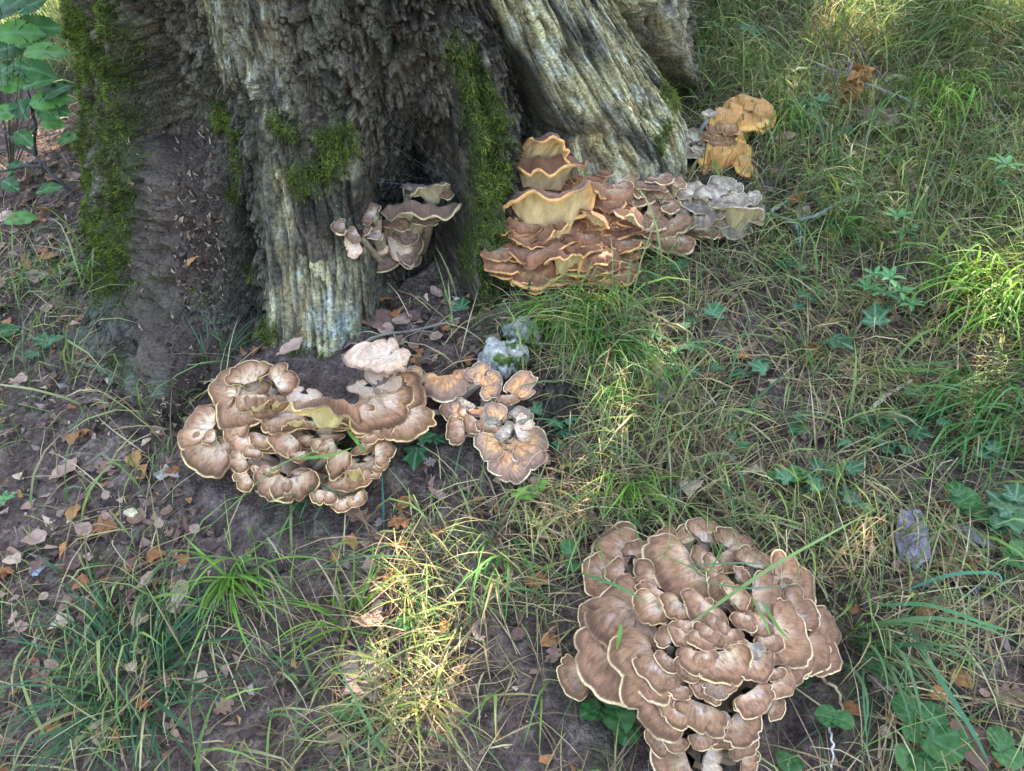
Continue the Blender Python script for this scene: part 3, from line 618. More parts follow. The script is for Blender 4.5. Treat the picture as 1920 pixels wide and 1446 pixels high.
# tiered clump between the mossy column and the right buttress
f_ = (0, -.22); u_ = (0, 0.0)
dr = np.random.default_rng(5)
DX = []
for yy_ in (620, 720, 800, 880, 960, 1040, 1120, 1200):
    for xx_ in range(260, 1180, 150):
        if (yy_ < 760 and xx_ < 760): continue
        bx_, by_ = xx_ + dr.uniform(-60, 60), yy_ + dr.uniform(-35, 35); DX.append((bx_, by_, bx_ + dr.uniform(-70, 70), by_ + dr.uniform(45, 85), dr.uniform(190, 340), 'amber', (dr.uniform(-.3, .3), dr.uniform(-.2, .06)), {'lift': dr.uniform(-.005, .02), 'curl': dr.uniform(.08, .2), 'wave': dr.uniform(.06, .14)}))
D_ = zl(890, 220, 4.25, [
 (430,270,740,105,230,'amber',(.15,.72),{'basew':.2}), (520,400,620,225,540,'amber',bk(.78),{'basew':.30,'wave':.2}), (400,280,310,200,120,'shade',(-.4,.1)), (590,700,580,455,620,'amber',bk(.76),{'curl':.16,'basew':.24,'wave':.16}), (640,470,620,390,300,'amber',(0,-.3)),
 (800,480,850,380,150,'amber',(.3,-.3)), (930,540,1010,450,250,'amber',(.4,.55)), (760,560,850,610,200,'amber',u_), (290,560,220,450,150,'amber',(-.35,-.2)), (420,520,350,450,100,'amber',(-.2,-.1)),
 (400,680,260,780,370,'amber',f_), (820,640,880,700,420,'amber',(.2,-.2)), (600,900,580,745,240,'amber',(-.35,.6)), (980,800,1050,680,260,'amber',(.4,.5)), (870,860,1000,830,150,'amber',f_), (1060,900,1110,800,170,'amber',(0,-.55)),
 (280,900,190,830,120,'amber',(-.2,-.3)), (350,880,330,930,150,'amber',u_), (490,880,480,940,200,'amber',u_), (330,960,130,1030,310,'amber',(-.2,-.42)), (540,1060,520,1120,330,'amber',(-.15,-.1)), (720,1120,780,940,240,'amber',(.25,.62)),
 (920,970,930,1040,200,'amber',u_), (830,910,850,960,150,'amber',f_), (360,1150,240,1260,460,'amber',(-.15,-.34)), (180,1150,90,1190,130,'amber',(-.2,-.3)), (490,1320,490,1400,95,'amber',f_), (640,1180,620,1330,440,'amber',(0,-.36)),
 (900,1080,900,1150,270,'amber',u_), (980,1190,1000,1270,310,'amber',f_), (1050,1280,1040,1350,140,'amber',f_), (1160,1180,1300,1260,260,'amber',f_), (1130,1200,1110,1070,110,'pale',(0,-.6)), (1040,1000,1020,1060,170,'amber',u_),
 (1150,960,1220,1030,200,'amber',u_), (1260,850,1270,920,240,'brown',u_), (1290,960,1340,1025,140,'brown',u_), (1160,520,1280,450,260,'brown',(0,-.6)), (1130,500,1180,620,200,'brown',(0,-.55)), (1290,550,1320,630,90,'brown',f_), (1250,780,1310,650,300,'brown',(.35,.55)),
 (620,1000,560,960,180,'amber',f_), (760,830,700,780,220,'amber',f_), (1000,620,1060,570,200,'amber',f_),
 (460,780,440,850,320,'amber',u_), (700,980,690,1050,280,'amber',u_), (560,600,500,680,300,'amber',u_), (880,780,860,850,240,'amber',f_), (420,1000,440,1060,280,'amber',f_), (760,1180,780,1230,300,'amber',f_), (1080,1080,1100,1140,220,'amber',f_), (950,600,960,670,260,'amber',u_), (700,760,720,830,260,'amber',f_), (740,420,790,490,260,'amber',f_), (890,420,940,500,260,'amber',f_), (1000,370,1050,450,240,'brown',f_), (820,510,860,590,260,'amber',f_), (660,340,740,390,220,'amber',f_), (300,480,250,550,200,'amber',f_), (960,520,1000,600,260,'amber',f_), (1080,640,1120,700,240,'brown',f_)] + DX) + zl(880, 120, 3.097, [
 (1100,650,1160,680,150,'brown',u_), (1050,680,1060,725,170,'brown',u_), (1070,840,1140,850,130,'brown',f_), (1100,780,1150,730,90,'brown',f_), (1010,890,1020,940,260,'brown',u_), (1150,800,1210,840,110,'brown',f_),
 (1200,900,1270,955,200,'brown',f_), (1200,960,1170,1080,210,'brown',f_), (1400,970,1400,1005,130,'brown',u_), (1200,710,1230,655,80,'brown',f_), (1000,760,1040,800,160,'brown',f_), (900,760,960,780,140,'brown',u_), (1080,930,1130,1000,200,'brown',f_)])
def hD(x, y):
    yb = 535 - .22 * (x - 1050); return .035 + .25 * np.clip((yb - y) / 290, 0, 1)
fungus('big tiered clump of amber-rimmed brackets between the mossy column and the yellow buttress', D_, hD, [(1040, 520), (1090, 500), (1130, 500), (1190, 470), (1240, 440), (1060, 420), (1010, 470)], lin(170, 138, 100), 9000, lambda *a: np.array([0, -.3, 0]), defpal='amber', stem_r=.018, ws=1.16, dthick=1.7)
E_ = zl(880, 120, 3.097, [
 (1320,740,1290,680,200,'grey',f_), (1480,720,1510,650,180,'grey',f_), (1570,850,1600,740,260,'grey',(.25,.5)), (1400,860,1390,770,190,'grey',(-.2,.5)), (1600,820,1640,900,220,'grey',f_), (1440,860,1430,930,240,'grey',f_), (1520,760,1540,820,220,'grey',f_), (1350,800,1330,860,200,'grey',f_), (1480,900,1480,990,300,'grey',f_), (1290,830,1240,780,170,'grey',f_),
 (1620,760,1700,770,90,'grey',f_), (1300,870,1260,830,150,'grey',f_), (1400,720,1380,690,190,'grey',f_), (1440,800,1450,740,220,'grey',(0,-.5)), (1340,900,1330,960,180,'pale',f_), (1560,930,1600,970,200,'grey',f_)])
fungus('decaying grey bracket clump with peeling cream undersides at the right end of the tiers', E_, lambda x, y: .03 + .13 * np.clip((450 - y) / 130, 0, 1), [(1340, 430), (1390, 420)], lin(196, 186, 150), 12000, lambda *a: np.array([0, -.3, 0]), defpal='grey')
th = {'thick': 7.0, 'curl': .40, 'dep': .0, 'wave': .03, 'mould': .1, 'wedge': .22}
F_ = zl(880, 120, 3.097, [
 (1600,270,1490,210,180,'orange',(-.2,-.4),th), (1680,270,1690,190,190,'orange',(0,-.5),th), (1700,250,1770,290,160,'orange',(.2,-.4),th), (1520,270,1520,330,200,'orange',f_,th), (1560,230,1520,265,90,'orange',f_,th),
 (1520,330,1480,390,120,'amber',f_), (1540,400,1590,380,80,'orange',f_,th), (1440,400,1450,445,160,'amber',f_), (1440,370,1380,380,90,'amber',f_), (1500,470,1560,520,240,'orange',f_,th), (1600,530,1590,590,90,'orange',f_,th),
 (1620,300,1640,340,160,'orange',f_,th), (1470,440,1500,480,160,'amber',f_), (1640,200,1600,240,160,'orange',f_,th)])
fungus('young orange bracket with thick rounded edges on the bank right of the trunk', F_, lambda x, y: .03 + .09 * np.clip((310 - y) / 140, 0, 1), [(1360, 270), (1400, 215), (1370, 290)], lin(170, 132, 88), 13000, lambda *a: np.array([0, -.3, 0]), defpal='orange')
Gc = zl(880, 120, 3.097, [(1310,450,1260,360,150,'grey',f_), (1310,440,1350,370,120,'grey',f_), (1300,480,1290,530,170,'grey',f_), (1390,300,1400,250,80,'grey',f_), (1260,440,1210,420,110,'grey',f_), (1340,470,1370,510,120,'grey',f_)])
fungus('shrivelled ash-grey bracket against the foot of the yellow buttress', Gc, lambda x, y: .03 + .08 * np.clip((290 - y) / 70, 0, 1), [(1290, 280), (1310, 265)], lin(150, 144, 138), 14000, lambda *a: np.array([0, -.3, 0]), defpal='grey')
Bd = zl(880, 120, 3.097, [(1108,170,1100,215,56,'orange',(0,-.5),{'thick':4, 'curl':.3, 'dep':.05}), (1095,180,1085,205,40,'orange',(0,-.4),{'thick':4, 'curl':.3, 'dep':.05})])
fungus('tiny orange fungus button in the groove of the trunk above the grey bracket', Bd, lambda x, y: .05, [(1238, 195)], lin(200, 160, 100), 14500, lambda *a: np.array([0, -.4, 0]), defpal='orange')

# ------------------------------------------------------------------ unseen leafy boughs, added overhead to shade the place, with gaps for sun
SPOTS = [(775, 1310, .045), (770, 1390, .03), (715, 1165, .035), (1565, 85, .12), (1640, 60, .08), (50, 770, .07), (1705, 1000, .02), (1600, 170, .07), (40, 60, .22), (160, 10, .14),
         (1850, 600, .07), (1880, 60, .10), (1130, 600, .03), (60, 280, .06), (90, 470, .05), (1440, 190, .03), (700, 680, .03), (1500, 1130, .025), (1100, 930, .03)]
spot_w = [at(x, y) for x, y, r in SPOTS]
nlv = 21000; hh = rng.uniform(4.2, 7.0, nlv); rr_ = 3.8 * np.sqrt(rng.uniform(0, 1, nlv)); aa = rng.uniform(0, 6.283, nlv)
cen = np.array([0.2, 2.2, 0.4])[None] + S[None] * (hh / S[2])[:, None] + np.stack([rr_ * np.cos(aa), rr_ * np.sin(aa), 0 * aa], -1)
keep = np.ones(nlv, bool)
for p, (_, _, r) in zip(spot_w, SPOTS):
    w = cen - p; t = w @ S; keep &= np.linalg.norm(w - t[:, None] * S, axis=1) > r + .02 + .03 * rng.uniform(0, 1, nlv)
cen = cen[keep]; n = len(cen)
d1 = rng.normal(size=(n, 3)) * np.array([1, 1, .45]); d1 /= np.linalg.norm(d1, axis=1)[:, None]; d2 = np.cross(d1, rng.normal(size=(n, 3)) * .5 + np.array([0, 0, 1])); d2 /= np.linalg.norm(d2, axis=1)[:, None]
sz = rng.uniform(.10, .19, n)[:, None]
V = np.stack([cen - d1 * sz * .6, cen + d2 * sz * .38, cen + d1 * sz * .7, cen - d2 * sz * .38], 1).reshape(-1, 3)
cc = mix(lin(70, 100, 40), lin(110, 140, 60), rng.uniform(0, 1, n)).repeat(4, 0)
can = empty('shade_boughs', tuple(S * 6 / S[2] + np.array([.2, 2.2, .4]))); tag(can, 'unseen leafy beech boughs added overhead to shade the trunk and the slope', 'tree')
co_ = np.array(can.location)
M_canopy = mat_base('canopy_leaf', 0.6, 0.3, 20, 0.2, 0, transl=0.25)
tag(obj('foliage', make_mesh('foliage', V - co_, np.arange(4 * n).reshape(-1, 4), cc, smooth=False), M_canopy, can), kind='stuff')
for k in range(9):
    p = cen[rng.integers(0, n)]; q = co_ + np.array([rng.uniform(-1, 1), rng.uniform(.5, 2), -.3])
    obj('bough', make_mesh('bough', *[(lambda V_, F_, C_: (V_ - co_, F_, C_))(*tube(smooth_path([q, .5 * (p + q) + rng.normal(0, .3, 3), p], 12), np.linspace(.06, .012, 12), 7, lin(80, 74, 66), k))][0]), M_twig, can)

# unseen ring of woodland leaves, added to block low sky and deepen shadows
n = 15000; aa = rng.uniform(0, 6.283, n); rr_ = rng.uniform(8.5, 12, n); P = np.stack([rr_ * np.cos(aa), 2 + rr_ * np.sin(aa), 0 * aa], -1); P[:, 2] = G(P[:, 0], P[:, 1]) + 4.8 * rng.uniform(0, 1, n)**.9
d1 = rng.normal(size=(n, 3)); d1 /= np.linalg.norm(d1, axis=1)[:, None]; d2 = np.cross(d1, rng.normal(size=(n, 3))); d2 /= np.linalg.norm(d2, axis=1)[:, None]; sz = rng.uniform(.12, .3, n)[:, None]
V = np.stack([P - d1 * sz * .6, P + d2 * sz * .4, P + d1 * sz * .7, P - d2 * sz * .4], 1).reshape(-1, 3); cc = mix(lin(64, 84, 40), lin(96, 110, 60), rng.uniform(0, 1, n)).repeat(4, 0)
tag(obj('sky_block_leaves', make_mesh('sky_block_leaves', V, np.arange(4 * n).reshape(-1, 4), cc, smooth=False), M_canopy), 'unseen ring of woodland leaves added all round to block the low sky', 'woodland', kind='stuff')
# ------------------------------------------------------------------ grass
def in_trunk(x, y, pad=0.02):
    ps = np.arctan2(x - TC[0], TC[1] - y); rr = np.hypot(x - TC[0], y - TC[1])
    # radius of the built trunk near the ground, sampled on its vertices
    return rr < np.interp(ps, TP_psi, TP_r) + pad
low = np.abs(TV[:, 2] - (G(TV[:, 0], TV[:, 1]) + .03)) < .03
lp = np.arctan2(TV[low, 0] - TC[0], TC[1] - TV[low, 1]); lr = np.hypot(TV[low, 0] - TC[0], TV[low, 1] - TC[1])
TP_psi = np.linspace(-math.pi, math.pi, 181); TP_r = np.array([np.median(lr[np.abs(np.angle(np.exp(1j * (lp - q)))) < .05]) if np.any(np.abs(np.angle(np.exp(1j * (lp - q)))) < .05) else 1.1 for q in TP_psi])
def blades(x, y, az, ln, wd, e0, e1, c0, c1, seg=6, zoff=0.0, fold=0.25, clampg=True):
    n = len(x); t = np.linspace(0, 1, seg + 1); e = e0[:, None] + (e1 - e0)[:, None] * t[None]**1.2
    tk = rng.uniform(.3, .8, n)[:, None]; e = e - np.where(rng.uniform(size=n) < .18, rng.uniform(.6, 1.6, n), 0)[:, None] * (t[None] > tk)
    azc = az[:, None] + rng.normal(0, .35, n)[:, None] * t[None]**1.5
    dx = np.cos(e) * np.cos(azc); dy = np.cos(e) * np.sin(azc); dz = np.sin(e); h = (ln / seg)[:, None]
    def cum(a): return np.concatenate([np.zeros((n, 1)), np.cumsum((a * h)[:, :-1], 1)], 1)
    X = x[:, None] + cum(dx); Y = y[:, None] + cum(dy); Z = (G(x, y) + zoff)[:, None] - .004 + cum(dz)
    if clampg:
        gz = G(X, Y) + .006 + .010 * t[None]; Z = np.where(t[None] > .1, np.maximum(Z, gz), Z)
    w = wd[:, None] * np.clip(1.05 - t**2.2, .04, 1)[None] * np.clip(.55 + t * 2, 0, 1)[None]
    sx, sy = -np.sin(azc), np.cos(azc); tw = rng.normal(0, .5, n)[:, None]
    L_ = np.stack([X - sx * w * np.cos(tw), Y - sy * w * np.cos(tw), Z + w * np.sin(tw)], -1); R_ = np.stack([X + sx * w * np.cos(tw), Y + sy * w * np.cos(tw), Z - w * np.sin(tw)], -1)
    V = np.stack([L_, R_], 2).reshape(-1, 3)
    k = np.arange(n)[:, None] * (2 * (seg + 1)) + 2 * np.arange(seg)[None]
    F = np.stack([k, k + 1, k + 3, k + 2], -1).reshape(-1, 4)
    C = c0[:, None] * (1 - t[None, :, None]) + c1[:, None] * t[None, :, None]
    return V, F, np.repeat(C[:, :, None], 2, 2).reshape(-1, 3)
GREENS = np.array([lin(110, 144, 72), lin(90, 126, 70), lin(136, 164, 82), lin(78, 114, 74), lin(158, 170, 100)])
STRAW = np.array([lin(176, 152, 112), lin(150, 124, 90), lin(196, 178, 136), lin(122, 100, 76), lin(164, 150, 100)])
def pick(P, n, w=None):
    c = P[rng.choice(len(P), n, p=w)]; return c * rng.uniform(.8, 1.2, (n, 1))
FREE = [(1310, 1230, .27), (1330, 1380, .16), (580, 820, .27), (470, 820, .17), (700, 770, .14), (920, 800, .14), (960, 840, .08), (1070, 480, .2), (1200, 440, .14), (1340, 420, .12), (750, 480, .18), (1150, 530, .10), (1060, 545, .10), (1200, 500, .08)]
free_w = [(at(x, y), r) for x, y, r in FREE]
def blocked(x, y):
    b = in_trunk(x, y)
    for p, r in free_w: b |= np.hypot(x - p[0], y - p[1]) < r
    return b
# density of living grass and of dry thatch: soft world-space lobes (pixel only says which spot of the slope is meant)
GD = [(1450, 640, .6, .5), (1650, 780, .6, .6), (1700, 150, 1.0, .9), (1500, 60, .5, .6), (1850, 500, .7, .9), (1700, 420, .4, .5), (1550, 560, .35, .45), (1330, 560, .22, .55), (1100, 610, .14, .9), (1850, 800, .45, .9), (1550, 760, .35, .5), (1250, 900, .25, .6),
      (1130, 920, .14, .7), (1650, 1130, .22, .45), (1750, 1300, .3, .3), (960, 1080, .22, .45), (880, 1300, .35, .35), (620, 1350, .3, .3), (250, 1300, .22, .5), (450, 1130, .18, .5), (60, 620, .3, .3), (150, 860, .4, .12), (100, 30, .8, .55), (500, 980, .2, .2), (1000, 1400, .2, .3), (60, 1350, .3, .2), (330, 780, .15, .2)]
DD = [(1450, 680, .55, 1.1), (1370, 620, .22, 1.6), (1450, 700, .22, 1.5), (1250, 760, .18, 1.2), (1350, 620, .3, 1.0), (1500, 780, .4, 1.0), (1300, 850, .3, .9), (1650, 940, .4, .8), (1750, 1150, .4, .8), (1150, 800, .15, .5), (900, 1350, .3, .8), (800, 1280, .2, .7), (1020, 1150, .2, .7), (1100, 1400, .25, .8), (1650, 1350, .35, .7),
      (1700, 600, .6, .6), (1600, 300, .7, .6), (1600, 90, .5, .8), (1850, 350, .5, .6), (950, 1250, .35, .7), (200, 900, .3, .12), (380, 780, .15, .2), (600, 1250, .3, .2), (1050, 980, .2, .8), (150, 1000, .5, .06), (300, 1200, .4, .08), (800, 960, .25, .10), (80, 450, .5, .16), (820, 600, .2, .12)]
def field(x, y, spec):
    d = np.zeros_like(x)
    for px_, py_, r, a in spec:
        p = at(px_, py_); d = np.maximum(d, a * np.exp(-(((x - p[0])**2 + (y - p[1])**2) / (r * r))**1.2))
    return d
def scatter(n, spec, out=.0, fine=.55):
    x = rng.uniform(-3.2, 3.4, n); y = rng.uniform(-.2, 5.0, n); d = field(x, y, spec)
    d *= np.clip(.55 + fine * fbm(x * 5, y * 5, oct=2, seed=131), .1, 1.2); d = np.maximum(d, out * ((x > 1.2) | (y > 3.2)))
    k = (rng.uniform(size=n) < d) & ~blocked(x, y); return x[k], y[k]
x, y = scatter(265000, GD, .5); n = len(x); print('green', n)
clump = vnoise(x * 3, y * 3, seed=141) * 2.0
az = np.where(rng.uniform(size=n) < .6, R(265) + clump, rng.uniform(0, 6.283, n)); ln = rng.uniform(.07, .26, n) * (1 + .4 * vnoise(x * 2, y * 2, seed=143))
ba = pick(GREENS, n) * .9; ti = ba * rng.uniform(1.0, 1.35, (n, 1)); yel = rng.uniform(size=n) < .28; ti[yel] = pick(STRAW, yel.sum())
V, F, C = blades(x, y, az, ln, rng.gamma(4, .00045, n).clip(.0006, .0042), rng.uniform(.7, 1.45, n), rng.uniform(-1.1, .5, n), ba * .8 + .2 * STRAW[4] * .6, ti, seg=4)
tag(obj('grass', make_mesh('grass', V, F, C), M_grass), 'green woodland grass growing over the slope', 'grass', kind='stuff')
x, y = scatter(330000, DD, .10); n = len(x); print('dry', n)
ba = pick(STRAW, n)
V, F, C = blades(x, y, rng.uniform(0, 6.283, n), rng.uniform(.05, .22, n), rng.uniform(.0006, .0020, n), rng.uniform(.05, 1.0, n), rng.uniform(-1.4, .3, n), ba, ba * .9, seg=4)
tag(obj('dry_grass', make_mesh('dry_grass', V, F, C), M_dry), 'tangle of dry straw coloured grass between the green blades', 'dry grass', kind='stuff')
# moss and low green specks on bare soil
x, y = scatter(30000, [(820, 560, .12, .5), (1530, 430, .10, .9), (1400, 390, .06, .5), (880, 940, .15, .25), (960, 640, .08, .8), (150, 560, .25, .3), (560, 690, .08, .9), (490, 650, .05, .9), (930, 900, .1, .3), (300, 700, .1, .4)], 0); n = len(x)
V, F, C = fibres(np.stack([x, y, G(x, y)], -1), np.broadcast_to(UP, (n, 3)), min(n * 8, 40000), .011, .0011, lin(84, 94, 40), lin(136, 142, 64))
tag(obj('ground_moss', make_mesh('ground_moss', V, F, C), M_moss), 'thin moss creeping over the bare soil near the trunk', 'moss', kind='stuff')

def tuft(px, py, n, L, spread, azc, azs, hue, label, e1=-.7, wd=.0022, dry=.1, group=None, e0=(.6, 1.45)):
    p = at(px, py); r = spread * np.sqrt(rng.uniform(0, 1, n)); a = rng.uniform(0, 6.283, n)
    x = p[0] + r * np.cos(a); y = p[1] + r * np.sin(a)
    az = R(azc) + rng.normal(0, R(azs), n) if azc is not None else a + rng.normal(0, .5, n)
    c = np.broadcast_to(hue, (n, 3)) * rng.uniform(.7, 1.3, (n, 1)); dr = rng.uniform(size=n) < dry; c = np.where(dr[:, None], pick(STRAW, n), c)
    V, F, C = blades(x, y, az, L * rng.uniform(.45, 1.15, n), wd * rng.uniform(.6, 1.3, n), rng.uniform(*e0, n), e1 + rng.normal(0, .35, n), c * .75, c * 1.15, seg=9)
    o = obj('grass_tuft', make_mesh('grass_tuft', V - p, F, C), M_grass, loc=p); tag(o, label, 'grass tuft', group); return o
BL, BR, MID = lin(64, 102, 64), lin(112, 152, 58), lin(84, 128, 62)
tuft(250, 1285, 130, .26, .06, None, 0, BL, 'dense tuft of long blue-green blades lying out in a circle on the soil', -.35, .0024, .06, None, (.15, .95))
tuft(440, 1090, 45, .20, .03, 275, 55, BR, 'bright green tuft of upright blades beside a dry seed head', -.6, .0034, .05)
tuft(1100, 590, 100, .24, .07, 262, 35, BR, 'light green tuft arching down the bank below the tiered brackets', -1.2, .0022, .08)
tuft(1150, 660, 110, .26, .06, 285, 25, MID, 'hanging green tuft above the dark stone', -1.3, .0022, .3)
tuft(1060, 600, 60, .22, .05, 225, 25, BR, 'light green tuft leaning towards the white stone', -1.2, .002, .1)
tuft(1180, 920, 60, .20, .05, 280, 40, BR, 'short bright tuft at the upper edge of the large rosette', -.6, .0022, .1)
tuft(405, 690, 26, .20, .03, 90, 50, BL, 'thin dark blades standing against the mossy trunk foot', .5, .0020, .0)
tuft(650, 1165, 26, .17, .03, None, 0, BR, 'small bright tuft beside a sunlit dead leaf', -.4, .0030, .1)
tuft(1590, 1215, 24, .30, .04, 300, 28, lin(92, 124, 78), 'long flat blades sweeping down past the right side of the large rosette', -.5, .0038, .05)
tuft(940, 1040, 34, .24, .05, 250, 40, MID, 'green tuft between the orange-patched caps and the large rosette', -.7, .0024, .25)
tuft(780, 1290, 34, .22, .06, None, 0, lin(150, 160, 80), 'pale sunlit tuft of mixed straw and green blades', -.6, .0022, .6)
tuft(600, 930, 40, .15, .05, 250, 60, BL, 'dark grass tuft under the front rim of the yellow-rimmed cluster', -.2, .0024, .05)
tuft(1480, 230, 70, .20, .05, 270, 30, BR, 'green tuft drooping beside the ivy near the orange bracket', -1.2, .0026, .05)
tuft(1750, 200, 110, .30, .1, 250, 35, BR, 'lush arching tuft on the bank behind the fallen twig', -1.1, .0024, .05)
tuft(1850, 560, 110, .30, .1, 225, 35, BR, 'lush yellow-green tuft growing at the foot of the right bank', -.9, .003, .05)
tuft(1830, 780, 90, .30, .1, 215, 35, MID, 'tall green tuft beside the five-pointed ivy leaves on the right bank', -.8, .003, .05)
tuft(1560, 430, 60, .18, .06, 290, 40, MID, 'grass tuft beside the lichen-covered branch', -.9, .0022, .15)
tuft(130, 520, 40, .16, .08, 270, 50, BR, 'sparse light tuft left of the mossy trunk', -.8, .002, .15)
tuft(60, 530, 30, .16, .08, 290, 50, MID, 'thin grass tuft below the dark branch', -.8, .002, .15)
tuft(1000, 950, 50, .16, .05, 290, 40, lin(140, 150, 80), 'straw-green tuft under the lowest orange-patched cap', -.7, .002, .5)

# long single blades and stalks that cross the fungi
def strand(pts, w, col, name, label, cat, mat, n=14, fl=True):
    P = smooth_path([at(a, b, h) for a, b, h in pts], n); o0 = P[0].copy(); t = np.linspace(0, 1, n)
    if fl:
        T = np.gradient(P, axis=0); T /= np.linalg.norm(T, axis=1)[:, None]; s_ = np.cross(T, UP * .6 + np.array([0, -.6, .2])); s_ /= np.linalg.norm(s_, axis=1)[:, None]
        ww = (w * np.clip(1.1 - t**3, .1, 1) * np.clip(.5 + 3 * t, 0, 1))[:, None]
        V = np.stack([P - s_ * ww, P + s_ * ww + np.array([0, 0, .3]) * ww * .3], 1).reshape(-1, 3); k = 2 * np.arange(n - 1); F = np.stack([k, k + 1, k + 3, k + 2], -1)
        C = np.broadcast_to(np.asarray(col), (len(V), 3)) * np.repeat(.8 + .4 * t, 2)[:, None]
    else: V, F, C = tube(P, np.linspace(w, w * .6, n), 6, col, 3, .1)
    return tag(obj(name, make_mesh(name, V - o0, F, C), mat, loc=o0), label, cat)
ST = [([(1300, 1165, .2), (1450, 1060, .22), (1650, 950, .17)], .0030, lin(134, 158, 88), 'thick pale green grass stem slanting over the top of the rosette'),
      ([(1360, 1010, .12), (1330, 1080, .2), (1220, 1030, .2)], .0016, lin(96, 136, 60), 'thin bent blade lying on the upper caps of the rosette'),
      ([(1090, 1075, .10), (1150, 1095, .17), (1215, 1130, .20)], .0028, lin(92, 146, 80), 'flat green blade resting across the left caps of the rosette'),
      ([(1165, 1170, .2), (1160, 1200, .2), (1155, 1225, .15)], .0034, lin(116, 156, 70), 'short green blade hanging over the large left cap of the rosette'),
      ([(1290, 1060, .2), (1390, 1055, .21), (1480, 1062, .16)], .0014, lin(84, 130, 88), 'thin blue-green blade lying level over the rosette'),
      ([(1310, 1090, .2), (1400, 1105, .22), (1500, 1095, .16)], .0014, lin(96, 130, 80), 'fine green blade crossing the middle of the right caps'),
      ([(1430, 1130, .2), (1460, 1180, .21), (1480, 1200, .20)], .0030, lin(110, 150, 76), 'broad green blade between the two right lobes of the rosette'),
      ([(1410, 1120, .2), (1435, 1165, .21), (1445, 1195, .20)], .0026, lin(120, 150, 80), 'short blade beside the broad one on the right lobes'),
      ([(380, 1000, .01), (520, 870, .10), (640, 830, .14)], .0016, lin(120, 150, 84), 'long thin stalk slanting over the front caps of the yellow-rimmed cluster'),
      ([(560, 860, .12), (620, 855, .14), (660, 840, .13)], .0034, lin(112, 156, 72), 'broad bright blade on the middle caps of the yellow-rimmed cluster'),
      ([(650, 805, .13), (670, 830, .14), (690, 855, .08)], .0036, lin(116, 158, 72), 'wide blade piercing the yellow-rimmed cluster'),
      ([(720, 1000, .0), (718, 930, .04), (716, 880, .06)], .0022, lin(62, 108, 96), 'dark upright blade right of the yellow-rimmed cluster'),
      ([(215, 690, .02), (290, 690, .05), (400, 680, .08)], .0012, lin(150, 170, 110), 'thin pale stalk lying across the trunk foot'),
      ([(1340, 300, .05), (1350, 340, .12), (1356, 372, .10)], .0040, lin(92, 150, 60), 'broad green blade standing in front of the grey bracket'),
      ([(1690, 1110, .03), (1780, 1075, .08), (1880, 1072, .07), (1875, 1110, .05)], .0032, lin(84, 140, 108), 'folded blue-green blade arching above the beetle'),
      ([(1640, 1135, .04), (1740, 1130, .08), (1860, 1175, .05), (1905, 1185, .02)], .0036, lin(88, 142, 86), 'long flat blade lying below the beetle'),
      ([(1690, 1150, .03), (1760, 1270, .1), (1830, 1380, .08), (1860, 1446, .02)], .0046, lin(74, 126, 86), 'very long broad blade running past the round leaves'),
      ([(1620, 1180, .02), (1618, 1300, .04), (1630, 1440, .04)], .0020, lin(90, 140, 92), 'straight thin stalk right of the large rosette'),
      ([(420, 990, .02), (435, 1040, .05), (420, 925, .12)], .0012, lin(150, 170, 90), 'upright flowering stalk on the bare soil'),
      ([(1500, 1010, .02), (1430, 1000, .05), (1540, 1020, .02)], .0022, lin(80, 132, 84), 'flat blade behind the upper right caps')]
tuft(1290, 985, 46, .30, .06, 280, 28, lin(116, 142, 76), 'wispy tuft bending forward over the upper caps of the large rosette', -.55, .0013, .3, None, (.9, 1.35))
tuft(1450, 985, 26, .28, .05, 262, 30, lin(110, 140, 76), 'thin tuft behind the upper right caps of the large rosette', -.5, .0014, .3, None, (.8, 1.3))
for pts, w, c, lab in ST: strand(pts, w, c, 'long_grass', lab, 'grass', M_grass)

# seed heads: a stalk with overlapping husks
def seedhead(pts, c, label):
    root = empty('grass_seed_head', at(*pts[0])); o0 = np.array(root.location); P = smooth_path([at(a, b, h) for a, b, h in pts], 18)
    V, F, C = tube(P, .0009, 5, lin(170, 152, 110), 2, .1); obj('stalk', make_mesh('stalk', V - o0, F, C), M_dry, root)
    a = Acc(); T = P[-1] - P[-2]; T /= np.linalg.norm(T); sp = np.linspace(0, .055, 22)
    for i, q in enumerate(sp):
        b = P[-1] + T * q * .9 + np.array([0, 0, -q * q * 3]); d = T + rng.normal(0, .45, 3); d /= np.linalg.norm(d); w = np.cross(d, rng.normal(size=3)); w /= np.linalg.norm(w); u = np.cross(d, w)
        L_ = .010; r = .0016
        V = np.array([b, b + d * L_ * .5 + w * r, b + d * L_ * .5 + u * r, b + d * L_ * .5 - w * r, b + d * L_ * .5 - u * r, b + d * L_])
        F = np.array([[0, 1, 2, 2], [0, 2, 3, 3], [0, 3, 4, 4], [0, 4, 1, 1], [5, 2, 1, 1], [5, 3, 2, 2], [5, 4, 3, 3], [5, 1, 4, 4]]); a.add(V, F, np.broadcast_to(c * rng.uniform(.8, 1.15), (6, 3)))
    me = a.mesh('husks'); me.transform(__import__('mathutils').Matrix.Translation(-Vector(o0))); obj('husks', me, M_dry, root); tag(root, label, 'seed head')
SH = lin(216, 200, 168)
seedhead([(430, 1180, .0), (420, 1040, .06), (376, 1068, .03)], SH, 'pale drooping seed head beside the bright green tuft')
seedhead([(440, 1120, 0), (470, 1180, .05), (505, 1235, .03)], SH, 'whitish seed head hanging over the soil below the bright green tuft')
seedhead([(330, 1080, 0), (200, 1210, .06), (182, 1268, .04)], SH * .9, 'straw seed head lying on the blue-green tuft')
seedhead([(500, 1250, 0), (545, 1350, .05), (566, 1395, .03)], SH, 'pale seed head low among dry stalks in front of the blue-green tuft')
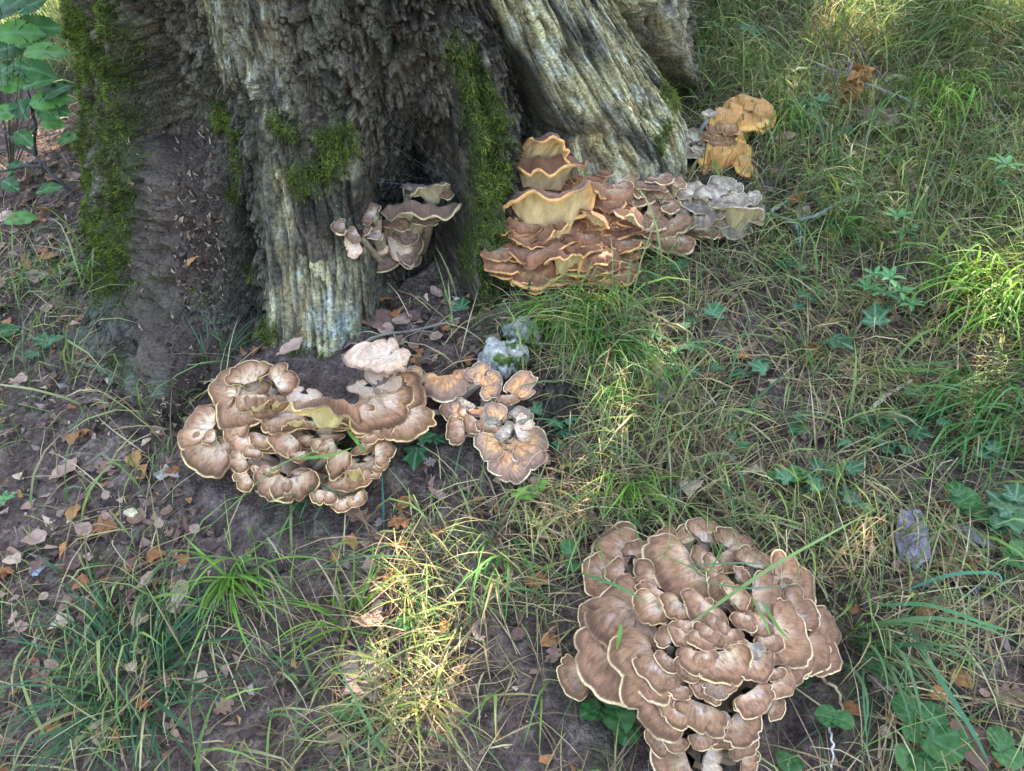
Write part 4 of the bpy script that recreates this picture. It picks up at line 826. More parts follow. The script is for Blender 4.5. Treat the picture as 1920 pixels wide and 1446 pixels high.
seedhead([(1120, 850, 0), (1170, 800, .05), (1188, 772, .04)], SH, 'single white seed head above the straw near the nettle leaf')
seedhead([(1560, 260, 0), (1500, 200, .25), (1480, 165, .3)], SH, 'fuzzy seed head leaning over the orange bracket')

# ------------------------------------------------------------------ leaves
def leaf_mesh(name, outline, size, col, vein, seed, curl=.15, fold=.1, wrink=.02, nr=5, palm=False):
    """outline: half-width profile or closed polar outline (list of x, y), x from stalk to tip"""
    r = np.random.default_rng(seed); O = np.asarray(outline, float); n = len(O); c = np.array([.45, 0.0])
    rings = [c + (O - c) * q for q in np.linspace(0.0, 1, nr + 1)[1:]]
    P = np.concatenate([[c]] + rings); V = np.zeros((len(P), 3)); V[:, :2] = P
    ph = r.uniform(0, 6.28, 3); dist = np.abs(P[:, 1])
    V[:, 2] = fold * dist - curl * (P[:, 0] - .45)**2 * 1.6 + curl * .5 * np.sin(3 * P[:, 0] + ph[0]) * P[:, 1] + wrink * np.sin(14 * P[:, 0] + ph[1]) * np.sin(11 * P[:, 1] + ph[2]) - .6 * curl * dist**2
    V *= size
    F = []
    for i in range(n): F.append([0, 1 + i, 1 + (i + 1) % n, 1 + (i + 1) % n])
    for k in range(nr - 1):
        b0, b1 = 1 + k * n, 1 + (k + 1) * n
        for i in range(n): F.append([b0 + i, b1 + i, b1 + (i + 1) % n, b0 + (i + 1) % n])
    C = np.broadcast_to(np.asarray(col), (len(V), 3)).copy(); C *= (1 + .22 * vnoise(P[:, 0] * 7 + seed, P[:, 1] * 7, seed=seed))[:, None]
    vm = np.exp(-(P[:, 1] / .035)**2) * .6
    if palm:
        tt = np.arctan2(P[:, 1], P[:, 0] - .03); rr2 = np.hypot(P[:, 1], P[:, 0] - .03)
        for a_ in (.62, 1.25): vm = np.maximum(vm, .5 * np.exp(-(((np.abs(tt) - a_) * rr2) / .035)**2))
    C = C * (1 - vm[:, None]) + vm[:, None] * np.asarray(vein)
    F = [f[:3] if f[2] == f[3] else f for f in F]
    me = bpy.data.meshes.new(name); me.from_pydata(V.tolist(), [], F); me.polygons.foreach_set('use_smooth', [True] * len(F))
    a = me.attributes.new('col', 'FLOAT_COLOR', 'POINT'); cc = np.ones((len(V), 4), np.float32); cc[:, :3] = np.clip(C, 0, 1); a.data.foreach_set('color', cc.ravel()); me.update()
    return me
def ovate(n=22, w=.34, tooth=.0, seed=0, p=.9):
    r = np.random.default_rng(seed); t = np.linspace(0, 1, n); h = w * np.sin(math.pi * t**p)**.8 * (1 + tooth * np.where(np.arange(n) % 2, 1, -1)) + r.normal(0, .012, n); h[0] = h[-1] = 0.0
    return [(a, b) for a, b in zip(t, h)] + [(a, -b) for a, b in list(zip(t, h))[-2:0:-1]]
def oakish(n=30, seed=0):
    r = np.random.default_rng(seed); t = np.linspace(0, 1, n); h = (.12 + .22 * np.sin(math.pi * t**.8)) * (1 + .35 * np.sin(t * 22)) * np.sin(math.pi * np.clip(t, .02, .98))**.3 + r.normal(0, .01, n); h[0] = h[-1] = 0.01
    return [(a, b) for a, b in zip(t, h)] + [(a, -b) for a, b in list(zip(t, h))[-2:0:-1]]
IVY = [(0.05, 0), (-.05, .12), (-.02, .32), (.12, .50), (.24, .36), (.36, .30), (.50, .46), (.60, .50), (.64, .28), (.80, .14), (1.0, 0)]
IVY = IVY + [(a, -b) for a, b in IVY[-2:0:-1]]
ROUND = [(.08, 0), (-.06, .14), (.0, .34), (.2, .48), (.5, .54), (.78, .44), (.94, .24), (1.0, 0)]
ROUND = ROUND + [(a, -b) for a, b in ROUND[-2:0:-1]]
def dens(o, k):                     # finer outline for smooth edges
    O = np.array(o + [o[0]]); out = []
    for a, b in zip(O[:-1], O[1:]):
        for q in range(k): out.append(tuple(a + (b - a) * q / k))
    return out
LANCE = ovate(14, .15)
NETTLE = ovate(26, .36, .10, 3, .75)
def orient(o, az, pitch=0.0, roll=0.0): o.rotation_euler = (roll, -pitch, az)
IVY_M = [leaf_mesh('ivy_leaf', dens(IVY, 2), 1.0, c, lin(140, 168, 140), 300 + i, .12, .12, .012, 7, True) for i, c in enumerate((lin(54, 96, 56), lin(66, 110, 68), lin(48, 86, 48)))]
ROUND_M = [leaf_mesh('round_leaf', dens(ROUND, 3), 1.0, c, lin(104, 144, 100), 320 + i, .18, .26, .03, 7, True) for i, c in enumerate((lin(58, 102, 46), lin(74, 118, 60), lin(50, 90, 40)))]
BUSH_M = [leaf_mesh('bush_leaf', ovate(30, .30, .09, 4 + i), 1.0, c, lin(110, 150, 100), 340 + i, .22, .16, .025) for i, c in enumerate((lin(60, 102, 44), lin(84, 128, 54), lin(50, 88, 42)))]
LANCE_M = [leaf_mesh('whorl_leaf', LANCE, 1.0, c, lin(120, 160, 110), 360 + i, .25, .15, .01, 3) for i, c in enumerate((lin(88, 142, 82), lin(104, 154, 90)))]
NET_M = leaf_mesh('nettle_leaf', NETTLE, 1.0, lin(116, 168, 68), lin(150, 190, 110), 377, .12, .15, .03)
def plant(name, label, cat, base, leaves, meshes, leafname, stemcol=lin(90, 110, 70), group=None, mat=None, stemr=.0011, face=0):
    """leaves: (px, py, height, length px, azimuth deg, pitch deg)"""
    b = at(*base); root = empty(name, b); tag(root, label, cat, group)
    for i, (px_, py_, h, lp_, az_, pit) in enumerate(leaves):
        p = at(px_, py_, h); o = obj(leafname, meshes[i % len(meshes)], mat or M_green, root); sc = lp_ * pxm(p); o.scale = (sc, sc, sc)
        d = np.array([math.cos(R(az_)), math.sin(R(az_)), 0]) * .45 * sc; o.location = p - d - b; orient(o, R(az_), R(pit + face * .5 * math.sin(R(az_))), R(rng.uniform(-12, 12) + face * math.cos(R(az_))))
        V, F, C = tube(smooth_path([b + np.array([0, 0, -.005]), .5 * (b + p - d) + np.array([0, 0, .012]), p - d], 8), np.linspace(stemr, stemr * .8, 8), 5, stemcol, i, .1)
        st_ = obj('leaf_stalk', make_mesh('leaf_stalk', V - b, F, C), mat or M_green, o); st_.matrix_parent_inverse = o.matrix_basis.inverted()
    return root
IV = 'ivy_sprig'
def ivy(label, base, leaves): plant(IV, label, 'ivy', base, leaves, IVY_M, 'leaf')
ivy('single green ivy leaf on the soil in front of the hollow', (870, 578), [(866, 572, .02, 36, 80, 15)])
ivy('pale veined ivy leaf on bare soil right of the yellow-rimmed cluster', (785, 830), [(778, 852, .02, 52, 265, -20), (800, 822, .025, 36, 20, 10), (822, 826, .02, 30, 330, 5)])
ivy('ivy shoot with small leaves climbing under the dark stone', (1020, 800), [(1012, 765, .03, 38, 60, 10), (1042, 795, .03, 42, 300, 10), (1062, 812, .025, 36, 330, 0), (1048, 832, .02, 30, 260, 0), (1070, 785, .03, 34, 40, 10)])
ivy('pair of dark ivy leaves in the thatch right of the arching tuft', (1285, 650), [(1300, 652, .04, 50, 320, 10), (1272, 658, .035, 38, 210, 5)])
ivy('ivy leaves at the upper edge of the dry thatch', (1260, 620), [(1230, 630, .03, 40, 200, 10), (1342, 582, .05, 46, 60, 10), (1345, 640, .03, 26, 300, 5), (1215, 660, .03, 36, 250, 5)])
ivy('broad three-pointed ivy leaf in the straw', (1575, 640), [(1574, 645, .05, 58, 300, 10)])
ivy('upright bluish ivy leaf below the whorled herbs', (1640, 610), [(1638, 596, .06, 52, 80, 25)])
ivy('ivy leaves in the grass beside the pale broken twig', (1700, 795), [(1688, 785, .05, 54, 330, 10), (1658, 800, .04, 36, 230, 5), (1725, 815, .05, 44, 320, 10)])
ivy('pair of ivy leaves on the soil left of the grey root', (95, 648), [(80, 640, .03, 40, 170, 10), (108, 638, .03, 38, 30, 10), (60, 665, .02, 30, 220, 0)])
ivy('bluish ivy cluster right of the orange bracket', (1505, 220), [(1492, 195, .06, 44, 140, 10), (1515, 215, .06, 48, 300, 5), (1535, 195, .07, 40, 40, 15), (1500, 235, .04, 40, 240, 0), (1525, 240, .05, 34, 290, 5), (1545, 185, .08, 36, 60, 10)])
ivy('ivy trail on the bank above the orange bracket', (1410, 75), [(1395, 50, .08, 34, 100, 10), (1420, 60, .07, 38, 20, 10), (1440, 85, .06, 40, 320, 5), (1405, 100, .05, 30, 230, 5), (1455, 110, .05, 34, 300, 5)])
ivy('lone ivy leaf under the fallen twig', (1582, 258), [(1582, 250, .05, 40, 40, 20)])
ivy('ivy leaves on the dark soil under the orange bracket', (1520, 270), [(1515, 285, .03, 34, 240, 5), (1540, 290, .03, 30, 320, 5), (1610, 315, .04, 34, 60, 15)])
ivy('large veined ivy leaves at the right side of the bark flake', (1880, 975), [(1875, 945, .06, 62, 120, 10), (1900, 975, .06, 80, 330, 5), (1868, 985, .05, 46, 220, 5), (1905, 925, .07, 50, 60, 10)])
ivy('small ivy leaf half hidden above the bark flake', (1530, 880), [(1530, 872, .04, 36, 90, 15), (1560, 885, .04, 30, 330, 5)])
ivy('small dark ivy leaves scattered below the tiered brackets', (1290, 700), [(1300, 700, .03, 30, 40, 10), (1345, 690, .03, 28, 330, 5), (1262, 690, .03, 28, 200, 5)])
ivy('dark ivy leaves in the thatch above the rosette', (1380, 830), [(1365, 820, .03, 32, 150, 10), (1395, 840, .03, 34, 330, 5), (1340, 860, .03, 28, 240, 5)])
ivy('ivy leaves in the grass left of the bark flake', (1600, 940), [(1590, 930, .04, 40, 100, 10), (1620, 950, .04, 36, 320, 5)])
for q in range(16):
    bx_, by_ = rng.uniform(1240, 1860), rng.uniform(470, 960)
    plant(IV, 'small dark ivy sprig scattered in the grass of the right slope', 'ivy', (bx_, by_), [(bx_ + rng.uniform(-28, 28), by_ + rng.uniform(-18, 14), rng.uniform(.03, .06), rng.uniform(24, 40), rng.uniform(0, 360), rng.uniform(0, 20)) for _ in range(3)], IVY_M, 'leaf', group='small ivy sprigs in the slope grass')
def rnd(label, base, leaves): plant('round_leaved_plant', label, 'wild plant', base, [(a, b, c, d * .84, e, f) for a, b, c, d, e, f in leaves], ROUND_M, 'leaf')
rnd('two kidney-shaped dark leaves in the dry thatch', (1478, 905), [(1462, 898, .04, 50, 200, 10), (1492, 893, .045, 50, 20, 12)])
rnd('clump of glossy round leaves under the long broad blade', (1735, 1360), [(1697, 1333, .05, 62, 140, 10), (1715, 1372, .04, 56, 210, 5), (1748, 1340, .06, 50, 60, 10), (1765, 1400, .05, 84, 320, 8), (1705, 1425, .045, 64, 220, 8), (1740, 1432, .05, 70, 280, 8), (1800, 1392, .05, 50, 20, 8), (1762, 1352, .05, 36, 30, 8), (1725, 1362, .055, 22, 80, 5)])
rnd('pair of blue-green round leaves beside the round leaf clump', (1880, 1405), [(1872, 1388, .04, 54, 110, 10), (1888, 1420, .04, 58, 300, 8)])
rnd('dark round leaves under the left rim of the rosette', (1130, 1330), [(1110, 1335, .03, 52, 200, 5), (1160, 1345, .02, 70, 290, 5), (1150, 1310, .03, 46, 90, 5), (1175, 1375, .02, 56, 250, 5)])
rnd('dark glossy leaves under the lower right caps of the rosette', (1425, 1310), [(1400, 1290, .02, 44, 100, 5), (1425, 1305, .025, 44, 330, 5), (1500, 1270, .03, 50, 10, 5), (1455, 1270, .04, 60, 5, 5)])
rnd('two round leaves right of the lower rosette caps', (1560, 1350), [(1550, 1345, .03, 48, 170, 8), (1580, 1352, .03, 46, 330, 8), (1480, 1430, .03, 56, 250, 5), (1640, 1240, .04, 44, 40, 8)])
rnd('heart-shaped pair of leaves in the grass left of the rosette', (1068, 1050), [(1068, 1028, .06, 40, 90, 15), (1072, 1060, .04, 36, 280, 5)])
rnd('dark round leaf in the shade left of the dry stalks', (640, 1330), [(655, 1330, .03, 60, 330, 5)])
rnd('small toothed leaf beside the sunlit dead leaf', (770, 1165), [(765, 1165, .03, 50, 40, 10)])
rnd('glossy leaves behind the bark flake', (1800, 945), [(1810, 940, .06, 54, 20, 20), (1830, 960, .04, 60, 330, 5), (1790, 920, .07, 40, 120, 10)])
rnd('grey-green leaves on the right edge below the ivy', (1900, 1040), [(1905, 1050, .05, 60, 200, 8), (1915, 1030, .06, 50, 60, 8)])
plant('nettle_shoot', 'bright yellow-green toothed nettle leaves on the dry bank', 'wild plant', (1160, 752), [(1148, 738, .03, 42, 150, 10), (1168, 745, .035, 42, 300, 5), (1165, 725, .04, 30, 60, 10)], [NET_M], 'leaf')
plant('nettle_shoot', 'light green toothed leaves in the grass left of the rosette top', 'wild plant', (990, 935), [(985, 930, .03, 52, 190, 10), (1010, 915, .03, 40, 50, 10)], [NET_M], 'leaf')
def whorl(label, base, tiers):
    lv = []
    for (px_, py_, h, lp_, k) in tiers:
        c = at(px_, py_, h); sc = lp_ * pxm(c)
        for q in range(k): lv.append((c, 360 * q / k + rng.uniform(-12, 12), sc * rng.uniform(.85, 1.15)))
    b = at(*base); root = empty('whorled_herb', b); tag(root, label, 'wild plant')
    for i, (c, a_, sc) in enumerate(lv):
        o = obj('leaf', LANCE_M[i % 2], M_green, root); o.scale = (sc, sc, sc); o.location = c - b; orient(o, R(a_), R(rng.uniform(0, 25)))
    for (px_, py_, h, lp_, k) in tiers:
        V, F, C = tube(smooth_path([b, at(px_, py_, h)], 5), .0012, 5, lin(100, 134, 80), 1, .1); obj('stem', make_mesh('stem', V - b, F, C), M_green, root)
whorl('dense whorled green herb between the thatch and the grass bank', (1660, 555), [(1640, 515, .10, 30, 7), (1670, 520, .12, 32, 7), (1690, 545, .10, 30, 7), (1625, 540, .07, 30, 6), (1655, 548, .08, 30, 7), (1710, 570, .07, 28, 6)])
whorl('slender whorled herb on the bank right of the branch', (1690, 440), [(1685, 405, .12, 34, 6), (1695, 435, .06, 30, 6), (1715, 425, .09, 14, 5)])
whorl('tall whorled herb at the right bank', (1885, 340), [(1888, 308, .14, 36, 7), (1885, 345, .07, 26, 6)])
whorl('young whorled herb beside the ivy trail', (1340, 60), [(1335, 45, .08, 24, 7)])
whorl('small whorled herb at the left edge of the bare soil', (10, 950), [(8, 938, .04, 26, 7)])
plant('leafy_bush', 'leafy bush with serrated green leaves left of the mossy trunk', 'bush', (20, 330), [(60, 55, .45, 95, 20, -5), (50, 75, .40, 70, 350, 5), (15, 85, .38, 80, 200, 0), (55, 120, .36, 90, 350, -10), (90, 190, .30, 80, 10, 0), (105, 180, .31, 60, 40, 5), (85, 205, .28, 60, 330, 0), (20, 160, .3, 70, 160, 0), (20, 30, .45, 80, 60, 5), (110, 205, .28, 50, 340, 0), (10, 210, .25, 60, 190, 0), (60, 20, .5, 60, 30, 10), (5, 120, .36, 70, 240, 0), (80, 95, .42, 80, 15, -8), (35, 190, .28, 70, 300, 0), (70, 160, .34, 60, 30, 0), (30, 60, .46, 90, 10, -5), (10, 20, .5, 80, 90, 5), (40, 250, .2, 60, 320, 0), (95, 230, .24, 50, 350, 0), (120, 170, .3, 50, 30, 0)], BUSH_M, 'leaf', lin(80, 76, 60), stemr=.0013, face=38)
plant('leafy_bush', 'low broad leaves on the litter left of the trunk', 'bush', (60, 400), [(90, 358, .06, 50, 20, 5), (40, 410, .05, 60, 200, 5), (20, 350, .07, 50, 150, 5), (30, 320, .08, 40, 60, 10), (130, 265, .08, 44, 40, 10), (10, 620, .05, 50, 200, 5)], BUSH_M, 'leaf', lin(80, 90, 60), face=25)

# dead leaves: many fallen ones are things of their own, the crumbs between them are litter
DC = [lin(150, 116, 96), lin(122, 92, 78), lin(176, 142, 122), lin(158, 104, 66), lin(104, 80, 70), lin(196, 168, 140), lin(136, 114, 104), lin(170, 120, 72)]
DW = ['brown', 'dark brown', 'pinkish', 'rust-coloured', 'blackish brown', 'cream', 'grey-brown', 'orange-brown']
def dword(k): return ('curled ' if k % 2 else 'domed ') + DW[k % 8] + (' oval' if k % 3 else ' lobed')
DEAD_M = [leaf_mesh('dead_leaf', (ovate(20, .30 + .05 * (i % 3), .03, 40 + i) if i % 3 else oakish(26, 40 + i)), 1.0, DC[i % 8], DC[i % 8] * .7, 400 + i, .45 * (1 if i % 2 else -1), .25, .05) for i in range(12)]
def dead(px_, py_, lp_, az_, pit, k, label, group=None, h=.012):
    p = at(px_, py_, h); o = obj('dead_leaf', DEAD_M[k], M_leaf, loc=p); sc = lp_ * pxm(p); o.scale = (sc, sc, sc * rng.uniform(.6, 1.3)); orient(o, R(az_), R(pit), R(rng.uniform(-25, 25))); tag(o, label, 'dead leaf', group)
for q in [(95, 905, 62, 60, 0, 2, 'big pinkish dead leaf with dark veins on the left bare soil'), (85, 1175, 50, 20, 10, 5, 'curled tan dead leaf on the soil above the blue-green tuft'), (170, 990, 46, 10, 0, 3, 'orange-brown leaf shred by the thin twig'), (720, 1165, 60, 190, 5, 2, 'pink dead leaf lit by the sun patch'),
          (770, 975, 44, 200, 10, 3, 'rust-red dead leaf below the yellow-rimmed cluster'), (745, 605, 80, 170, 5, 1, 'long ribbed brown leaf lying by the stick in front of the hollow'), (745, 560, 44, 200, 10, 7, 'small tan oak-like leaf near the hollow'), (520, 672, 60, 40, 10, 2, 'pink papery leaf resting on the upper left cap', None, .16),
          (180, 1395, 60, 80, 10, 5, 'pale torn leaf in front of the blue-green tuft'), (1300, 895, 56, 250, 15, 5, 'cream papery dead leaf above the rosette'), (1440, 880, 50, 190, 10, 5, 'folded cream leaf beside the kidney-shaped leaves'), (1800, 1340, 110, 265, 10, 1, 'long curled brown leaf between the round leaves'),
          (1780, 1255, 46, 300, 10, 7, 'orange-brown curled leaf right of the long blades'), (1860, 1300, 60, 340, 10, 0, 'folded brown leaf at the lower right'), (1860, 1360, 56, 320, 10, 4, 'dull brown leaf above the blue-green round leaves'), (1670, 1060, 44, 340, 5, 2, 'pink leaf scrap at the foot of the bark flake'), (1800, 1045, 44, 290, 15, 3, 'yellow-brown curled leaf above the beetle'),
          (700, 730, 46, 30, 15, 6, 'grey curled leaf lying in the big tan cap', None, .16), (1690, 210, 60, 350, 5, 4, 'dull brown leaf patch under the fallen twig'), (350, 495, 34, 60, 10, 7, 'small yellow leaf stuck on the dark humus bulge', None, .33), (655, 1260, 90, 320, 0, 6, 'grey-brown leaf under the dry stalks near the dark round leaf'), (690, 980, 60, 150, 5, 0, 'broad brown leaf below the front caps'), (1040, 1245, 40, 90, 5, 0, 'small leaf at the left rim of the rosette')]: dead(*q)
LZ = [('dead leaf lying on the bare soil left of the fungi', 'dead leaves on the left soil', [(20, 440, 700, 1400)], 80), ('dead leaf on the soil between the cluster and the dry grass', 'dead leaves on the middle soil', [(700, 1080, 860, 1250)], 42),
      ('dead leaf in the litter left of the mossy trunk', 'dead leaves left of the trunk', [(0, 125, 280, 620)], 34), ('dead leaf on the dark soil in front of the hollow', 'dead leaves before the hollow', [(700, 900, 560, 690)], 22),
      ('dead leaf on the dark bank right of the brackets', 'dead leaves on the right bank', [(1400, 1700, 250, 480)], 34), ('dead leaf half buried in the dry thatch', 'dead leaves in the thatch', [(1150, 1900, 560, 1000)], 40), ('dead leaf among the stalks right of the rosette', 'dead leaves right of the rosette', [(1580, 1910, 1050, 1430)], 28)]
for lab, grp, boxes, n in LZ:
    m = 0
    while m < n:
        b = boxes[0]; px_, py_ = rng.uniform(b[0], b[1]), rng.uniform(b[2], b[3]); p = at(px_, py_)
        if bool(blocked(np.array([p[0]]), np.array([p[1]]))[0]): m += 1; continue
        k_ = int(rng.integers(0, 12)); dead(px_, py_, rng.uniform(18, 46), rng.uniform(0, 360), rng.uniform(-10, 20), k_, dword(k_) + ' ' + lab, grp + ', ' + dword(k_), .010); m += 1
# litter crumbs
LD = [(200, 1000, .6, 1.0), (700, 1050, .4, .8), (60, 420, .9, 1.0), (800, 600, .25, .9), (1550, 330, .5, .8), (400, 1250, .5, .8), (1600, 1250, .6, .7), (1300, 800, .6, .4), (860, 900, .3, .8), (1800, 900, .6, .4), (900, 1350, .5, .6), (100, 700, .4, .9), (1340, 640, .35, .8), (1450, 720, .3, .6)]
x, y = scatter(150000, LD, .25, .2); n = len(x); print('litter', n)
P = np.stack([x, y, Gd(x, y) + rng.uniform(.002, .010, n)], -1); a_ = rng.uniform(0, 6.283, n); L_ = rng.gamma(2.0, .0085, n).clip(.004, .042)[:, None]; asp = rng.uniform(.15, .7, n)[:, None]
d = np.stack([np.cos(a_), np.sin(a_), rng.normal(0, .25, n) + .21 * np.sin(a_)], -1); e = np.stack([-np.sin(a_), np.cos(a_), rng.normal(0, .35, n) + .21 * np.cos(a_)], -1)
up_ = UP * L_ * rng.uniform(-.25, .35, (n, 1)); V = np.stack([P - d * L_ * .5, P - d * L_ * .05 + e * L_ * asp * .5 + up_ * .6, P + d * L_ * .5, P + d * L_ * .08 - e * L_ * asp * .5 + up_, P + up_ * .1], 1); V = (V + rng.normal(0, .16, V.shape) * L_[:, :, None] * np.array([1, 1, .4])).reshape(-1, 3); kk = 5 * np.arange(n)[:, None]; LF = np.concatenate([kk + np.array([[0, 4, 1]]), kk + np.array([[1, 4, 2]]), kk + np.array([[2, 4, 3]]), kk + np.array([[3, 4, 0]])])
cl_ = np.array(DC + [lin(90, 70, 60), lin(74, 60, 54), lin(160, 146, 134)])[rng.choice(11, n, p=np.array([3, 4, 2, 1.2, 4, 1, 3, 1, 5, 5, .8]) / 30)] * rng.uniform(.6, 1.35, (n, 1))
tag(obj('leaf_litter', make_mesh('leaf_litter', V, LF, cl_.repeat(5, 0), smooth=False), M_leaf), 'crumbled brown leaf litter strewn over the soil', 'leaf litter', kind='stuff')

x, y = scatter(420000, [(q[0], q[1], q[2] * 1.1, q[3]) for q in LD], .1, .5); n = len(x); P = np.stack([x, y, Gd(x, y) + rng.uniform(0, .005, n)], -1)
V = (P[:, None] + rng.normal(0, 1, (n, 3, 3)) * (rng.gamma(2, .0014, n).clip(.001, .006))[:, None, None] * np.array([1, 1, .6])).reshape(-1, 3)
C = np.array([lin(62, 50, 44), lin(92, 76, 66), lin(120, 100, 86), lin(150, 130, 112), lin(48, 40, 36), lin(84, 84, 50)])[rng.integers(0, 6, n)].repeat(3, 0)
tag(obj('soil_crumbs', make_mesh('soil_crumbs', V, np.arange(3 * n).reshape(-1, 3), C, smooth=False), M_ground), 'fine crumbs of rotted leaf and soil covering the bare ground', 'soil', kind='stuff')
# ------------------------------------------------------------------ sticks, stones, bark, beetle, web
def stick(label, pts, r0, r1, col, side=(), name='fallen_twig', cat='twig', n=26, seed=1):
    root = empty(name, at(pts[0][0], pts[0][1], pts[0][2])); o0 = np.array(root.location); tag(root, label, cat)
    P = smooth_path([at(*p) for p in pts], n, .004, seed); V, F, C = tube(P, np.linspace(r0, r1, n), 9, col, seed, .3); obj('branch', make_mesh('branch', V - o0, F, C), M_twig, root)
    for k, sp in enumerate(side):
        P = smooth_path([at(*p) for p in sp], 14, .003, seed + k + 1); V, F, C = tube(P, np.linspace(r1 * 1.1, r1 * .45, 14), 7, col, seed + k, .25); obj('side_shoot', make_mesh('side_shoot', V - o0, F, C), M_twig, root)
stick('grey stick lying on the soil in front of the hollow', [(640, 668, .02), (700, 632, .02), (780, 618, .02), (862, 596, .02)], .0045, .003, lin(132, 120, 106), [[(735, 618, .02), (745, 645, .03), (752, 660, .03)]], seed=5)
stick('lichen-covered grey branch on the bank right of the grey bracket', [(1330, 445, .05), (1400, 420, .07), (1445, 398, .07), (1490, 420, .06), (1540, 398, .07), (1605, 368, .05)], .003, .006, lin(126, 136, 122), [[(1490, 420, .06), (1502, 440, .05), (1498, 472, .02)], [(1445, 398, .07), (1475, 375, .07)], [(1400, 420, .07), (1385, 455, .03)]], seed=6)
stick('straight grey twig fallen on the green bank', [(1535, 122, .10), (1580, 138, .09), (1640, 162, .08), (1725, 200, .04)], .003, .006, lin(140, 130, 124), [[(1568, 130, .09), (1568, 150, .06), (1555, 175, .02)], [(1588, 140, .09), (1600, 118, .13), (1580, 115, .12)]], seed=7)
stick('dark thin twig standing over the green bank', [(1688, 186, .05), (1650, 140, .16), (1610, 85, .24), (1575, 45, .3)], .0028, .0014, lin(92, 84, 76), [[(1612, 88, .24), (1606, 70, .27)]], seed=8)
stick('slender dark twig rising above the ivy trail', [(1565, 115, .06), (1545, 70, .16), (1500, 0, .28)], .0022, .0014, lin(98, 88, 78), seed=9)
stick('pale broken twig in the grass beside the ivy', [(1632, 775, .03), (1660, 740, .035), (1708, 714, .03)], .006, .004, lin(190, 168, 150), seed=10)
stick('smooth dark branch of the bush left of the trunk', [(0, 255, .12), (62, 285, .12), (100, 330, .08), (138, 368, .02)], .0035, .007, lin(74, 72, 70), [[(66, 290, .12), (66, 250, .18), (60, 200, .25), (45, 140, .34)], [(80, 310, .10), (40, 312, .10), (0, 322, .09)], [(66, 290, .12), (30, 268, .15), (0, 235, .17)]], name='bush_branch', cat='branch', seed=11)
stick('thin dark twig on the litter below the bush branch', [(0, 425, .02), (80, 422, .02), (150, 418, .02)], .003, .002, lin(84, 74, 66), seed=12)
stick('thin twig crossing the bare soil on the left', [(0, 1035, .01), (90, 1005, .012), (180, 975, .012)], .0018, .0012, lin(110, 92, 80), seed=13)
stick('dark twig under the dry thatch above the rosette', [(1245, 830, .03), (1265, 890, .04), (1285, 975, .03)], .0025, .002, lin(86, 78, 72), seed=14)
stick('brown bent stalk at the right rim of the rosette', [(1540, 1268, .06), (1575, 1300, .05), (1582, 1350, .01)], .0028, .002, lin(156, 132, 104), seed=15)
stick('white straw stalk under the rosette', [(1555, 1360, .012), (1562, 1400, .01), (1560, 1440, .01)], .0018, .0016, lin(214, 202, 190), seed=16)
def rock(name, label, px_, py_, rad, col, seed, dz=.3, moss=None):
    import bmesh
    bm = bmesh.new(); bmesh.ops.create_icosphere(bm, subdivisions=5, radius=1); me = bpy.data.meshes.new(name); bm.to_mesh(me); bm.free()
    V = np.zeros(len(me.vertices) * 3); me.vertices.foreach_get('co', V); V = V.reshape(-1, 3)
    d = 1 + .34 * fbm(V[:, 0] * 1.8 + seed, V[:, 1] * 1.4, V[:, 2] * 1.4, oct=3, seed=seed) + .09 * fbm(V[:, 0] * 6, V[:, 1] * 6, V[:, 2] * 6, oct=3, seed=seed + 1)
    N0 = V.copy(); V = N0 * d[:, None] * np.asarray(rad); me.vertices.foreach_set('co', V.ravel()); me.polygons.foreach_set('use_smooth', [True] * len(me.polygons))
    c0, c1 = col; m = np.clip(.5 + .6 * fbm(N0[:, 0] * 4, N0[:, 1] * 4, N0[:, 2] * 4, oct=4, seed=seed + 2), 0, 1); C = mix(np.broadcast_to(c0, V.shape), c1, m)
    if moss is not None: C = mix(C, moss, sstep(.56, .72, np.clip(.5 + .5 * fbm(N0[:, 0] * 2.5 + 3, N0[:, 1] * 2.5, N0[:, 2] * 2.5, oct=3, seed=seed + 3), 0, 1)))
    cc = np.ones((len(V), 4), np.float32); cc[:, :3] = C; me.attributes.new('col', 'FLOAT_COLOR', 'POINT').data.foreach_set('color', cc.ravel()); me.update()
    p = at(px_, py_); o = obj(name, me, M_stone, loc=p + np.array([0, 0, rad[2] * dz])); return tag(o, label, 'stone')
rock('stone', 'pale grey stone with moss specks behind the orange-patched caps', 942, 690, (.055, .05, .055), (lin(146, 142, 130), lin(196, 192, 180)), 3, .42, lin(84, 100, 52))
rock('stone', 'dark stone under the hanging tuft', 1050, 760, (.045, .05, .06), (lin(38, 34, 30), lin(64, 57, 50)), 5, .1)
rock('stone', 'mossy grey stone on the bank above the pale one', 985, 632, (.045, .04, .04), (lin(120, 118, 108), lin(160, 160, 150)), 7, .2, lin(80, 98, 44))
rock('stone', 'small whitish pebble on the left bare soil', 70, 1066, (.012, .02, .008), (lin(170, 176, 186), lin(206, 212, 220)), 8, .3)
rock('stone', 'cream pebble left of the dead leaf by the rosette cluster', 246, 963, (.013, .012, .007), (lin(196, 176, 140), lin(220, 204, 170)), 9, .3)
rock('stone', 'flat brown stone among the dry stalks at the front', 690, 1250, (.05, .03, .012), (lin(104, 92, 82), lin(140, 126, 112)), 10, .2)
